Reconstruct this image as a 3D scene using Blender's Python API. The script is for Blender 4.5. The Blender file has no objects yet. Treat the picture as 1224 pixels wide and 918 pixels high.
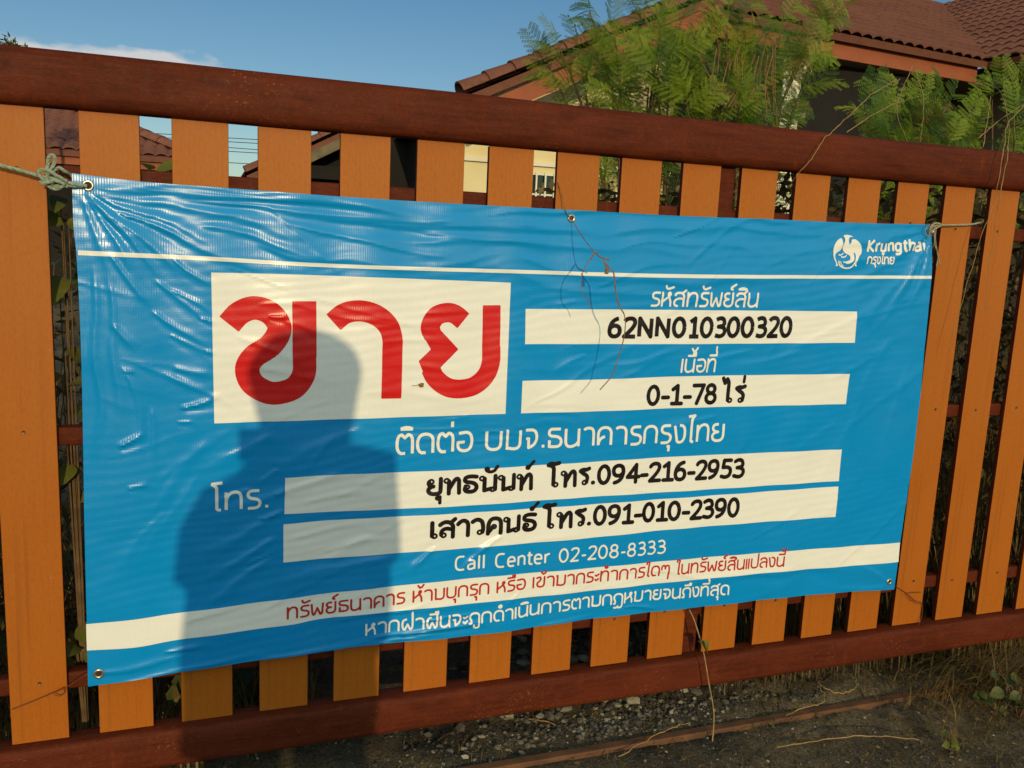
import bpy, bmesh, math, random
import numpy as np
from mathutils import Vector, Matrix

SC = bpy.context.scene
COL = SC.collection
R = math.radians

# ------------------------------------------------------------------ camera
F_PX = 1021.52                                   # focal length for a 1224 px wide frame
CAM = np.array([0.42041, -2.01466, 1.15678])
RM = np.array([[0.94171842, -0.33338472, 0.04495623],
               [-0.01191235, -0.16660262, -0.98595216],
               [0.33619121, 0.92795377, -0.16086415]])   # rows: right, down, forward
cam = bpy.data.objects.new('camera', bpy.data.cameras.new('camera'))
COL.objects.link(cam)
cam.data.sensor_width = 36.0
cam.data.lens = F_PX / 1224 * 36.0
cam.data.clip_start = 0.01
cam.data.clip_end = 2000
M4 = Matrix.Identity(4)
for i in range(3):
    M4[i][0] = RM[0][i]; M4[i][1] = -RM[1][i]; M4[i][2] = -RM[2][i]; M4[i][3] = CAM[i]
cam.matrix_world = M4
SC.camera = cam

# ------------------------------------------------------------------ sky, sun, exposure
SUN_EL, SUN_AZ = R(13.5), R(5.0)                 # low sun behind the photographer, a little to the left
to_sun = Vector((-math.sin(SUN_AZ) * math.cos(SUN_EL), -math.cos(SUN_AZ) * math.cos(SUN_EL), math.sin(SUN_EL)))
W = bpy.data.worlds.new("World"); SC.world = W; W.use_nodes = True
nt = W.node_tree; N = nt.nodes; L = nt.links
bg = N['Background']; bg.inputs['Strength'].default_value = 0.100
sky = N.new('ShaderNodeTexSky'); sky.sky_type = 'NISHITA'; sky.sun_disc = False
sky.sun_elevation = SUN_EL; sky.sun_rotation = math.pi + SUN_AZ
sky.air_density = 1.0; sky.dust_density = 0.25; sky.ozone_density = 2.2
tc = N.new('ShaderNodeTexCoord')
# a low bank of thin cloud beyond the houses and a faint veil higher up
mp = N.new('ShaderNodeMapping'); mp.inputs['Scale'].default_value = (22, 22, 60)
L.new(tc.outputs['Generated'], mp.inputs['Vector'])
nz = N.new('ShaderNodeTexNoise'); nz.inputs['Scale'].default_value = 1.0; nz.inputs['Detail'].default_value = 7
L.new(mp.outputs[0], nz.inputs['Vector'])
sub = N.new('ShaderNodeVectorMath'); sub.operation = 'SUBTRACT'; sub.inputs[1].default_value = (-0.068, 0.983, 0.167)
L.new(tc.outputs['Generated'], sub.inputs[0])
sc_ = N.new('ShaderNodeVectorMath'); sc_.operation = 'MULTIPLY'; sc_.inputs[1].default_value = (8.5, 0, 62)
L.new(sub.outputs[0], sc_.inputs[0])
ln = N.new('ShaderNodeVectorMath'); ln.operation = 'LENGTH'; L.new(sc_.outputs[0], ln.inputs[0])
ma = N.new('ShaderNodeMath'); ma.operation = 'SUBTRACT'; ma.inputs[0].default_value = 1.22; L.new(ln.outputs['Value'], ma.inputs[1])
mb = N.new('ShaderNodeMath'); mb.operation = 'MULTIPLY_ADD'; L.new(nz.outputs['Fac'], mb.inputs[0]); mb.inputs[1].default_value = 2.6; L.new(ma.outputs[0], mb.inputs[2])
cr = N.new('ShaderNodeMapRange'); cr.inputs[1].default_value = 1.52; cr.inputs[2].default_value = 2.1
cr.inputs[3].default_value = 0; cr.inputs[4].default_value = 0.8
L.new(mb.outputs[0], cr.inputs[0])
mx = N.new('ShaderNodeMix'); mx.data_type = 'RGBA'
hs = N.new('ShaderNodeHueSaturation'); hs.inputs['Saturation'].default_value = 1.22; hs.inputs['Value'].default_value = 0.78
L.new(sky.outputs[0], hs.inputs['Color'])
L.new(cr.outputs[0], mx.inputs[0]); L.new(hs.outputs[0], mx.inputs[6]); mx.inputs[7].default_value = (6.6, 6.2, 5.9, 1)
# bright haze added to the unseen sky behind the camera, to lift the shade
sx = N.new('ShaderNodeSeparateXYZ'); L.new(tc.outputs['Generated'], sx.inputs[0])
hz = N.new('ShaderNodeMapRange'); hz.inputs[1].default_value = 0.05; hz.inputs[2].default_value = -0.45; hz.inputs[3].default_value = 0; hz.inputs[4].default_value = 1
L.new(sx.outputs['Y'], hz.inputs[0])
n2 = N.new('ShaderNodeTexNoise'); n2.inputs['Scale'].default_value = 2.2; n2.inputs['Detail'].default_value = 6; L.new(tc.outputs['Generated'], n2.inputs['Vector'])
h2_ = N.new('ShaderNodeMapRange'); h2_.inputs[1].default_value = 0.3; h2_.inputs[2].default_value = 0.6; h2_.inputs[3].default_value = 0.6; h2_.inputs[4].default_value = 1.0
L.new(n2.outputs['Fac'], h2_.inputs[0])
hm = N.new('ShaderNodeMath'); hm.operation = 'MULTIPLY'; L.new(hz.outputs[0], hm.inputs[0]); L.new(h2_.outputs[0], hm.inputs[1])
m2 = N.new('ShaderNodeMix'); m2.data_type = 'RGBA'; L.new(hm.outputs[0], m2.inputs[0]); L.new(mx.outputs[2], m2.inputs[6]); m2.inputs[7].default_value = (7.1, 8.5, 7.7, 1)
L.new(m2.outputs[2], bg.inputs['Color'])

sun = bpy.data.lights.new('sun', 'SUN'); sun.energy = 2.05; sun.angle = R(0.55); sun.color = (1.0, 0.77, 0.42)
so = bpy.data.objects.new('sun', sun); COL.objects.link(so)
so.rotation_euler = to_sun.to_track_quat('Z', 'Y').to_euler(); so.location = (0, -20, 10)
SC.view_settings.view_transform = 'Standard'
SC.view_settings.look = 'None'
SC.view_settings.exposure = 0.08
SC.view_settings.gamma = 1.0
SC.view_settings.use_curve_mapping = False

# ------------------------------------------------------------------ helpers
rng = np.random.default_rng(7)
random.seed(7)
G = -0.225                                       # ground level; z = 0 is the top of the gate's bottom rail


def at(px, py, Y):
    """point of the place seen at photo pixel (px, py), at depth Y"""
    px = np.asarray(px, float); py = np.asarray(py, float)
    a = np.stack([(px - 612) / F_PX, (py - 459) / F_PX, np.ones_like(px)], -1)
    d = a @ RM
    t = (Y - CAM[1]) / d[..., 1]
    return CAM + t[..., None] * d


def atz(px, py, Z):
    d = RM.T @ np.array([(px - 612) / F_PX, (py - 459) / F_PX, 1])
    return CAM + (Z - CAM[2]) / d[2] * d


def tag(o, label=None, cat=None, group=None, kind=None):
    if label: o['label'] = label
    if cat: o['category'] = cat
    if group: o['group'] = group
    if kind: o['kind'] = kind
    return o


def empty(name, loc=(0, 0, 0)):
    o = bpy.data.objects.new(name, None); COL.objects.link(o); o.location = loc
    o.empty_display_size = 0.1
    return o


class MB:
    def __init__(s): s.v = []; s.f = []; s.mi = []; s.m = 0

    def add(s, vs, fs, mi=None):
        b = len(s.v)
        s.v.extend([tuple(map(float, q)) for q in vs])
        for f in fs: s.f.append(tuple(b + i for i in f)); s.mi.append(s.m if mi is None else mi)

    def box(s, a, b):
        x0, y0, z0 = a; x1, y1, z1 = b
        s.add([(x0, y0, z0), (x1, y0, z0), (x1, y1, z0), (x0, y1, z0), (x0, y0, z1), (x1, y0, z1), (x1, y1, z1), (x0, y1, z1)],
              [(0, 3, 2, 1), (4, 5, 6, 7), (0, 1, 5, 4), (1, 2, 6, 5), (2, 3, 7, 6), (3, 0, 4, 7)])

    def beam(s, A, B, w, h, up=(0, 0, 1)):
        """box of width w, height h along A-B"""
        A = Vector(A); B = Vector(B); d = (B - A).normalized(); sd = d.cross(Vector(up)).normalized() * (w / 2)
        u = sd.cross(d).normalized() * (h / 2)
        vs = [A - sd - u, A + sd - u, A + sd + u, A - sd + u, B - sd - u, B + sd - u, B + sd + u, B - sd + u]
        s.add(vs, [(0, 1, 2, 3), (7, 6, 5, 4), (0, 4, 5, 1), (1, 5, 6, 2), (2, 6, 7, 3), (3, 7, 4, 0)])

    def tube(s, pts, r, n=6, cap=True):
        pts = [Vector(p) for p in pts]
        rs = r if hasattr(r, '__len__') else [r] * len(pts)
        up = Vector((0.12, 0.2, 0.97)); vs = []
        for i, p in enumerate(pts):
            d = (pts[min(i + 1, len(pts) - 1)] - pts[max(i - 1, 0)])
            if d.length < 1e-9: d = Vector((0, 0, 1))
            d.normalize()
            a = d.cross(up)
            if a.length < 1e-3: a = d.cross(Vector((1, 0, 0)))
            a.normalize(); b = a.cross(d).normalized(); up = b
            for k in range(n):
                t = 2 * math.pi * k / n
                vs.append(p + (a * math.cos(t) + b * math.sin(t)) * rs[i])
        fs = []
        for i in range(len(pts) - 1):
            for k in range(n):
                fs.append((i * n + k, i * n + (k + 1) % n, (i + 1) * n + (k + 1) % n, (i + 1) * n + k))
        if cap: fs.append(tuple(range(n - 1, -1, -1))); fs.append(tuple((len(pts) - 1) * n + k for k in range(n)))
        s.add(vs, fs)

    def strip(s, pts, side, w):
        """thin blade along pts; w per point"""
        side = Vector(side); vs = []
        ws = w if hasattr(w, '__len__') else [w] * len(pts)
        for p, q in zip(pts, ws): vs.append(Vector(p) - side * q); vs.append(Vector(p) + side * q)
        s.add(vs, [(2 * i, 2 * i + 1, 2 * i + 3, 2 * i + 2) for i in range(len(pts) - 1)])

    def build(s, name, mats, parent=None, smooth=False, bevel=0):
        me = bpy.data.meshes.new(name); me.from_pydata(s.v, [], s.f)
        for m in (mats if isinstance(mats, (list, tuple)) else [mats]): me.materials.append(m)
        me.polygons.foreach_set('material_index', s.mi)
        if smooth: me.polygons.foreach_set('use_smooth', [True] * len(s.f))
        me.update()
        o = bpy.data.objects.new(name, me); COL.objects.link(o)
        if parent: o.parent = parent
        if bevel:
            m = o.modifiers.new('bevel', 'BEVEL'); m.width = bevel; m.segments = 2; m.limit_method = 'ANGLE'
        return o


def np_mesh(name, v, faces, mat, parent=None, smooth=True, normals=None):
    me = bpy.data.meshes.new(name); me.from_pydata([tuple(p) for p in v], [], faces)
    me.materials.append(mat)
    if smooth: me.polygons.foreach_set('use_smooth', [True] * len(faces))
    me.update()
    if normals is not None: me.normals_split_custom_set_from_vertices([tuple(n) for n in normals])
    o = bpy.data.objects.new(name, me); COL.objects.link(o)
    if parent: o.parent = parent
    return o


def catmull(P, n=8):
    P = [np.array(p, float) for p in P]
    Q = [2 * P[0] - P[1]] + P + [2 * P[-1] - P[-2]]
    out = []
    for i in range(1, len(Q) - 2):
        a, b, c, d = Q[i - 1], Q[i], Q[i + 1], Q[i + 2]
        for k in range(n):
            t = k / n
            out.append(0.5 * (2 * b + (c - a) * t + (2 * a - 5 * b + 4 * c - d) * t * t + (3 * b - a - 3 * c + d) * t ** 3))
    out.append(P[-1])
    return out


_lat = rng.random((64, 64))


def vnoise(x, y):
    xi = np.floor(x).astype(int); yi = np.floor(y).astype(int)
    fx = x - xi; fy = y - yi
    fx = fx * fx * (3 - 2 * fx); fy = fy * fy * (3 - 2 * fy)
    g = lambda a, b: _lat[a % 64, b % 64]
    return ((g(xi, yi) * (1 - fx) + g(xi + 1, yi) * fx) * (1 - fy) + (g(xi, yi + 1) * (1 - fx) + g(xi + 1, yi + 1) * fx) * fy) * 2 - 1


def fbm(x, y, o=4):
    s = 0; a = 0.5
    for i in range(o): s = s + a * vnoise(x * 2 ** i + 17.3 * i, y * 2 ** i + 5.1 * i); a *= 0.5
    return s


# ------------------------------------------------------------------ materials
class NT:
    """tiny helper over a principled material"""
    def __init__(s, name, color=(0.5, 0.5, 0.5), rough=0.6, spec=0.5, metal=0.0):
        s.m = bpy.data.materials.new(name); s.m.use_nodes = True
        s.n = s.m.node_tree.nodes; s.l = s.m.node_tree.links
        s.b = s.n['Principled BSDF']
        s.b.inputs['Base Color'].default_value = (*color, 1)
        s.b.inputs['Roughness'].default_value = rough
        s.b.inputs['Specular IOR Level'].default_value = spec
        s.b.inputs['Metallic'].default_value = metal
        s.tc = s.n.new('ShaderNodeTexCoord')

    def coord(s, scale=(1, 1, 1), out='Object'):
        m = s.n.new('ShaderNodeMapping'); m.inputs['Scale'].default_value = scale
        s.l.new(s.tc.outputs[out], m.inputs['Vector']); return m.outputs[0]

    def noise(s, scale=(1, 1, 1), sc=5, detail=4, rough=0.5, out='Object'):
        t = s.n.new('ShaderNodeTexNoise'); t.inputs['Scale'].default_value = sc; t.inputs['Detail'].default_value = detail
        t.inputs['Roughness'].default_value = rough
        s.l.new(s.coord(scale, out), t.inputs['Vector']); return t.outputs['Fac']

    def voro(s, sc=20, scale=(1, 1, 1), feat='F1'):
        t = s.n.new('ShaderNodeTexVoronoi'); t.feature = feat; t.inputs['Scale'].default_value = sc
        s.l.new(s.coord(scale), t.inputs['Vector']); return t

    def ramp(s, fac, stops):
        r = s.n.new('ShaderNodeValToRGB'); e = r.color_ramp.elements
        while len(e) < len(stops): e.new(0.5)
        for q, (p, c) in zip(e, stops): q.position = p; q.color = (*c, 1) if len(c) == 3 else c
        s.l.new(fac, r.inputs[0]); return r.outputs[0]

    def rng(s, fac, a, b, c=0.0, d=1.0):
        r = s.n.new('ShaderNodeMapRange')
        for i, q in enumerate((a, b, c, d)): r.inputs[i + 1].default_value = q
        s.l.new(fac, r.inputs[0]); return r.outputs[0]

    def mix(s, fac, a, b, mode='MIX'):
        m = s.n.new('ShaderNodeMix'); m.data_type = 'RGBA'; m.blend_type = mode
        for i, q in ((0, fac), (6, a), (7, b)):
            if isinstance(q, (int, float)): m.inputs[i].default_value = q
            elif isinstance(q, tuple): m.inputs[i].default_value = (*q, 1)
            else: s.l.new(q, m.inputs[i])
        return m.outputs[2]

    def math(s, op, a, b):
        m = s.n.new('ShaderNodeMath'); m.operation = op
        for i, q in enumerate((a, b)):
            if isinstance(q, (int, float)): m.inputs[i].default_value = q
            else: s.l.new(q, m.inputs[i])
        return m.outputs[0]

    def color(s, x): s.l.new(x, s.b.inputs['Base Color']); return s
    def rough(s, x): s.l.new(x, s.b.inputs['Roughness']); return s

    def bump(s, h, strength=0.3, dist=0.002):
        b = s.n.new('ShaderNodeBump'); b.inputs['Strength'].default_value = strength; b.inputs['Distance'].default_value = dist
        s.l.new(h, b.inputs['Height']); s.l.new(b.outputs[0], s.b.inputs['Normal']); return s


def vinyl(name, color, dirt=0.1):
    t = NT(name, color, 0.25, 0.40)
    n1 = t.noise(sc=5, detail=6)
    t.color(t.mix(t.rng(n1, 0.35, 0.75, 0, dirt), color, tuple(0.60 * c + 0.03 for c in color)))
    t.rough(t.rng(t.noise(sc=11, detail=4), 0.3, 0.75, 0.21, 0.36))
    w = t.n.new('ShaderNodeTexWave'); w.wave_type = 'BANDS'; w.bands_direction = 'X'
    w.inputs['Scale'].default_value = 2 * math.pi / (20 * 0.0052); w.inputs['Distortion'].default_value = 0.4
    w.inputs['Detail Scale'].default_value = 2.0
    t.l.new(t.coord(), w.inputs['Vector'])
    w2 = t.n.new('ShaderNodeTexWave'); w2.wave_type = 'BANDS'; w2.bands_direction = 'Z'
    w2.inputs['Scale'].default_value = 2 * math.pi / (20 * 0.0052); w2.inputs['Distortion'].default_value = 0.6
    t.l.new(t.coord(), w2.inputs['Vector'])
    h = t.math('ADD', t.math('MULTIPLY', w.outputs['Fac'], 0.55), t.math('MULTIPLY', w2.outputs['Fac'], 0.12))
    h = t.math('ADD', h, t.math('MULTIPLY', t.noise(sc=60, detail=3), 2.2))
    t.bump(h, 0.30, 0.00045)
    return t.m


M_BLUE = vinyl('banner_blue', (0.0010, 0.250, 0.63))
M_WHITE = vinyl('banner_white', (0.82, 0.81, 0.77))
M_RED = vinyl('banner_red', (0.62, 0.012, 0.012))
M_DRED = vinyl('banner_red_text', (0.50, 0.03, 0.02))
M_BLACK = vinyl('banner_black', (0.012, 0.008, 0.008))


def slat_mat():
    t = NT('slat_orange_paint', (0.42, 0.12, 0.018), 0.5, 0.2)
    oi = t.n.new('ShaderNodeObjectInfo')
    grain = t.noise((60, 60, 2.2), 3, 5)
    big = t.noise(sc=4, detail=5)
    base = t.mix(t.rng(grain, 0.3, 0.7), (0.385, 0.108, 0.008), (0.42, 0.122, 0.010))
    base = t.mix(t.rng(big, 0.45, 0.8, 0, 0.55), base, (0.47, 0.155, 0.018))
    base = t.mix(t.rng(oi.outputs['Random'], 0, 1, 0, 0.35), base, (0.34, 0.088, 0.007))
    v = t.voro(46)
    sp = t.math('MULTIPLY', t.rng(v.outputs['Distance'], 0.06, 0.13, 1, 0), t.rng(t.noise(sc=9, detail=3), 0.54, 0.64))
    base = t.mix(t.math('MULTIPLY', sp, 0.45), base, (0.62, 0.42, 0.25))
    drip = t.noise((45, 45, 1.3), 1.6, 4)                            # faint run marks and grime
    base = t.mix(t.rng(drip, 0.55, 0.75, 0, 0.5), base, (0.20, 0.06, 0.012))
    chip = t.math('MULTIPLY', t.rng(t.noise((1, 1, 0.5), 55, 4, 0.6), 0.67, 0.71), t.rng(t.noise(sc=2.6, detail=4), 0.5, 0.62))
    base = t.mix(t.math('MULTIPLY', chip, 0.7), base, (0.16, 0.06, 0.03))
    fade = t.noise((2, 2, 0.6), 1.1, 3)
    base = t.mix(t.rng(fade, 0.45, 0.7, 0, 0.5), base, (0.44, 0.16, 0.036))
    tex = t.noise((1, 1, .6), 190, 3, 0.6)
    base = t.mix(t.rng(tex, 0.45, 0.7, 0, 0.35), base, (0.27, 0.07, 0.008))
    t.color(base)
    t.rough(t.rng(big, 0.3, 0.7, 0.42, 0.6))
    t.bump(t.math('ADD', grain, t.math('MULTIPLY', t.noise(sc=70), 0.5)), 0.22, 0.0015)
    return t.m


def rail_mat():
    t = NT('rail_rust_brown_paint', (0.12, 0.03, 0.016), 0.6, 0.09)
    st = t.noise((3, 40, 40), 3, 6, 0.6)
    big = t.noise((1, 2, 2), 3.5, 5)
    base = t.mix(t.rng(st, 0.3, 0.7), (0.066, 0.0115, 0.0045), (0.112, 0.022, 0.0085))
    base = t.mix(t.rng(big, 0.45, 0.7, 0, 0.6), base, (0.135, 0.027, 0.010))
    rust = t.noise((5, 5, 2.2), 6, 8, 0.65)
    base = t.mix(t.rng(rust, 0.56, 0.75, 0, 0.42), base, (0.20, 0.042, 0.011))
    sc = t.math('MULTIPLY', t.rng(t.noise((60, 75, 75), 2.4, 4), 0.63, 0.70), t.rng(t.noise(sc=4.5, detail=5), 0.52, 0.66))
    base = t.mix(t.math('MULTIPLY', sc, 0.55), base, (0.34, 0.15, 0.06))
    fine = t.noise((26, 90, 90), 5, 5, 0.7)
    base = t.mix(t.rng(fine, 0.52, 0.70, 0, 0.6), base, (0.038, 0.008, 0.005))
    base = t.mix(t.rng(fine, 0.44, 0.30, 0, 0.5), base, (0.18, 0.055, 0.022))
    blot = t.noise((1.5, 6, 6), 4.5, 7, 0.65)
    base = t.mix(t.rng(blot, 0.55, 0.70, 0, 0.55), base, (0.042, 0.009, 0.005))
    t.color(base)
    t.rough(t.rng(rust, 0.35, 0.7, 0.50, 0.75))
    t.bump(t.math('ADD', t.math('ADD', t.math('MULTIPLY', st, 0.6), t.math('MULTIPLY', fine, 0.5)), rust), 0.4, 0.0015)
    return t.m


M_SLAT = slat_mat(); M_RAIL = rail_mat()


def plain(name, c1, c2, rough=0.7, sc=8, spec=0.3, bump=0.2, dist=0.003, metal=0.0):
    t = NT(name, c1, rough, spec, metal)
    n = t.noise(sc=sc, detail=6)
    t.color(t.mix(t.rng(n, 0.3, 0.7), c1, c2)); t.bump(n, bump, dist)
    return t.m


M_STEEL = plain('screw_steel', (0.06, 0.04, 0.03), (0.16, 0.10, 0.06), 0.45, 60, 0.5, metal=0.5)
M_GROM = plain('grommet_metal', (0.55, 0.52, 0.46), (0.38, 0.34, 0.28), 0.3, 60, 0.5, metal=0.85)
M_HOLE = plain('grommet_hole', (0.05, 0.025, 0.012), (0.07, 0.03, 0.015), 0.9)
M_ROPE = plain('rope_green_grey', (0.16, 0.24, 0.17), (0.38, 0.42, 0.33), 0.85, 160, 0.2, 0.6)
M_TWINE = plain('twine_pale', (0.42, 0.38, 0.26), (0.25, 0.24, 0.17), 0.85, 120, 0.2, 0.6)
M_WIRE = plain('rusty_wire', (0.12, 0.025, 0.012), (0.22, 0.05, 0.02), 0.6, 60)
M_TWIG = plain('dry_twig', (0.15, 0.075, 0.035), (0.30, 0.17, 0.07), 0.85, 60)
M_STRAW = plain('dry_straw', (0.40, 0.25, 0.095), (0.24, 0.145, 0.06), 0.8, 45)
M_CREAM = plain('cream_wall_paint', (0.78, 0.68, 0.40), (0.72, 0.60, 0.33), 0.8, 3)
M_CREAM2 = plain('white_trim_paint', (0.80, 0.77, 0.62), (0.74, 0.70, 0.55), 0.7, 3)
M_SOFFIT = plain('soffit_board', (0.20, 0.13, 0.07), (0.15, 0.10, 0.06), 0.8, 4)
M_DARK = plain('painted_dark_shade', (0.009, 0.007, 0.006), (0.014, 0.011, 0.009), 0.8, 4)  # near-black tone standing in for carport and porch shade; also other dark parts
M_FASCIA = plain('fascia_terracotta_paint', (0.34, 0.10, 0.045), (0.28, 0.08, 0.035), 0.7, 5)
M_GLASS = NT('window_glass', (0.015, 0.03, 0.02), 0.08, 0.5).m
M_BARK = plain('branch_bark', (0.10, 0.06, 0.03), (0.19, 0.12, 0.06), 0.9, 30, bump=0.6)
M_LINE = plain('cable_black', (0.03, 0.03, 0.035), (0.04, 0.04, 0.045), 0.6)
M_STONE = None


def tile_mat(name, c1, c2, dark):
    t = NT(name, c1, 0.75, 0.25)
    n = t.noise(sc=1.3, detail=6); n2 = t.noise(sc=14, detail=4)
    c = t.mix(t.rng(n, 0.3, 0.7), c1, c2)
    c = t.mix(t.rng(n2, 0.5, 0.75, 0, 0.6), c, dark)
    t.color(c); t.bump(n2, 0.3, 0.004)
    return t.m


M_TILE = tile_mat('roof_tile_terracotta', (0.22, 0.085, 0.052), (0.17, 0.065, 0.042), (0.095, 0.040, 0.028))
M_TILE2 = tile_mat('roof_tile_brown', (0.21, 0.085, 0.06), (0.25, 0.10, 0.07), (0.10, 0.045, 0.034))


def leaf_mat(name, c1, c2, c3, trans=0.35):
    t = NT(name, c1, 0.5, 0.35)
    n = t.noise(sc=3.0, detail=5)
    n2 = t.noise(sc=23, detail=3)
    c = t.mix(t.rng(n, 0.35, 0.65), c1, c2); c = t.mix(t.rng(n2, 0.55, 0.75), c, c3)
    t.color(c)
    tr = t.n.new('ShaderNodeBsdfTranslucent'); t.l.new(c, tr.inputs[0])
    mx = t.n.new('ShaderNodeMixShader'); mx.inputs[0].default_value = trans
    t.l.new(t.b.outputs[0], mx.inputs[1]); t.l.new(tr.outputs[0], mx.inputs[2])
    t.l.new(mx.outputs[0], t.n['Material Output'].inputs[0])
    return t.m


M_FERN = leaf_mat('feathery_leaf_green', (0.17, 0.27, 0.014), (0.27, 0.33, 0.022), (0.10, 0.18, 0.012))
M_FERN2 = leaf_mat('feathery_leaf_deep_green', (0.05, 0.12, 0.014), (0.09, 0.17, 0.02), (0.03, 0.075, 0.012))
M_FERN3 = leaf_mat('feathery_leaf_withered', (0.20, 0.12, 0.04), (0.26, 0.19, 0.05), (0.13, 0.075, 0.03))
M_LEAF = leaf_mat('broad_leaf_green', (0.05, 0.085, 0.018), (0.10, 0.12, 0.02), (0.16, 0.15, 0.03))
M_YLEAF = leaf_mat('yellow_green_leaf', (0.20, 0.19, 0.025), (0.12, 0.15, 0.02), (0.26, 0.22, 0.05))
M_GRASS = leaf_mat('dry_grass_mixed', (0.20, 0.13, 0.045), (0.10, 0.075, 0.028), (0.32, 0.21, 0.075), 0.2)
M_BRUSH = leaf_mat('dead_brush_brown', (0.085, 0.062, 0.022), (0.19, 0.13, 0.045), (0.34, 0.24, 0.09), 0.2)


def ground_mat():
    t = NT('soil_and_grit', (0.05, 0.04, 0.03), 0.9, 0.25)
    n = t.noise(sc=2.3, detail=8, rough=0.65); n2 = t.noise(sc=26, detail=8, rough=0.7); n3 = t.noise(sc=110, detail=6, rough=0.75)
    c = t.mix(t.rng(n, 0.40, 0.62), (0.034, 0.029, 0.022), (0.22, 0.160, 0.092))
    c = t.mix(t.rng(n2, 0.42, 0.7, 0, 0.75), c, (0.105, 0.092, 0.066))
    c = t.mix(t.rng(t.noise(sc=5.5, detail=6), 0.56, 0.72, 0, 0.6), c, (0.12, 0.085, 0.022))       # ochre moss
    c = t.mix(t.rng(n3, 0.5, 0.64, 0, 0.85), c, (0.010, 0.009, 0.008))                              # dark pits
    c = t.mix(t.rng(n3, 0.36, 0.28, 0, 0.7), c, (0.26, 0.23, 0.18))                                 # pale grains
    v = t.voro(150)
    g = t.math('MULTIPLY', t.rng(v.outputs['Distance'], 0.14, 0.26, 1, 0), t.rng(t.noise(sc=60, detail=3), 0.50, 0.57))
    c = t.mix(t.math('MULTIPLY', g, 0.9), c, (0.50, 0.45, 0.36))
    t.color(c)
    t.bump(t.math('ADD', n2, t.math('MULTIPLY', n3, 0.9)), 1.0, 0.012)
    return t.m


M_GROUND = ground_mat()


def stone_mat():
    t = NT('gravel_stone', (0.25, 0.22, 0.18), 0.85, 0.3)
    g = t.n.new('ShaderNodeNewGeometry')
    n = t.noise(sc=40, detail=4)
    c = t.ramp(g.outputs['Random Per Island'], [(0.0, (0.03, 0.027, 0.024)), (0.45, (0.07, 0.063, 0.052)), (0.8, (0.15, 0.135, 0.10)), (1.0, (0.34, 0.30, 0.22))])
    c = t.mix(t.rng(n, 0.5, 0.75, 0, 0.5), c, (0.10, 0.08, 0.06))
    t.color(c); t.bump(n, 0.4, 0.003)
    return t.m


M_STONE = stone_mat()
M_TRACK = plain('track_rusty_iron', (0.17, 0.075, 0.035), (0.07, 0.035, 0.022), 0.75, 18, bump=0.6)

# ------------------------------------------------------------------ ground (one sheet to the horizon)
def axis(a, b, step, far):
    core = list(np.arange(a, b + 1e-6, step)); lo = []; hi = []; d = step; x = a
    while x > -far: d *= 1.35; x -= d; lo.append(x)
    d = step; x = b
    while x < far: d *= 1.35; x += d; hi.append(x)
    return np.array(lo[::-1] + core + hi)


gx = axis(-0.6, 4.0, 0.018, 350); gy = axis(-1.1, 1.4, 0.018, 350)
GX, GY = np.meshgrid(gx, gy, indexing='ij')


def ground_h(x, y):
    near = np.clip(1.2 - np.hypot(x - 1.5, y) / 40, 0, 1)
    h = 0.016 * fbm(x * 3 + 3, y * 3 + 9, 4) + 0.012 * fbm(x * 19, y * 19, 3)
    d = np.hypot((x - 1.75) / 0.9, (y - 0.55) / 0.45)                       # low heap of gravel behind the gate
    h = h + 0.11 * np.exp(-d * d * 1.3)
    h = h + 0.02 * np.exp(-((y + 0.0) / 0.05) ** 2) * fbm(x * 5, y * 5, 2)
    h = h - 0.012 * np.exp(-((y + 0.054) / 0.03) ** 2)
    h = h + 0.6 * np.clip((y - 3) / 6, 0, 1)                                # the house plots lie a little higher
    return G + h * near


GZ = ground_h(GX, GY)
nx, ny = GX.shape
gv = np.stack([GX, GY, GZ], -1).reshape(-1, 3)
gf = [(i * ny + j, (i + 1) * ny + j, (i + 1) * ny + j + 1, i * ny + j + 1) for i in range(nx - 1) for j in range(ny - 1)]
tag(np_mesh('ground', gv, gf, M_GROUND), kind='structure')
gz = lambda x, y: float(ground_h(np.array([x]), np.array([y]))[0])

# gate track let into the ground in front of the bottom rail
t = MB()
t.beam((-3, -0.052, G + 0.001), (6, -0.058, G + 0.001), 0.030, 0.026)
tag(t.build('gate_track', M_TRACK, bevel=0.003), 'rusty iron rail lying along the ground in front of the gate', 'track')

# ------------------------------------------------------------------ gate
PITCH, SW = 0.177777, 0.115
gate = tag(empty('sliding_gate', (0, 0, G)), 'brown steel framed gate with vertical orange slats, carrying the blue banner', 'gate')


def place(o):                                   # parts are modelled in world coordinates under an empty at the base
    o.matrix_parent_inverse = Matrix.Translation((0, 0, -G)); return o


def rail(name, x0, x1, yc, zc, hw, hh, p=5.0):
    """long tube of superellipse section"""
    n = 36; prof = []
    for k in range(n):
        a = 2 * math.pi * k / n; c, s_ = math.cos(a), math.sin(a)
        prof.append((yc + hw * math.copysign(abs(c) ** (2 / p), c), zc + hh * math.copysign(abs(s_) ** (2 / p), s_)))
    xs = np.linspace(x0, x1, 140); b = MB(); vs = []
    for x in xs:
        wob = 0.0012 * math.sin(x * 2.1) + 0.0006 * math.sin(x * 7.7)
        for (y, z) in prof: vs.append((x, y, z + wob))
    fs = [(i * n + k, (i + 1) * n + k, (i + 1) * n + (k + 1) % n, i * n + (k + 1) % n) for i in range(len(xs) - 1) for k in range(n)]
    fs += [tuple(range(n)), tuple(reversed([(len(xs) - 1) * n + k for k in range(n)]))]
    b.add(vs, fs)
    return place(b.build(name, M_RAIL, gate, smooth=True))


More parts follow.
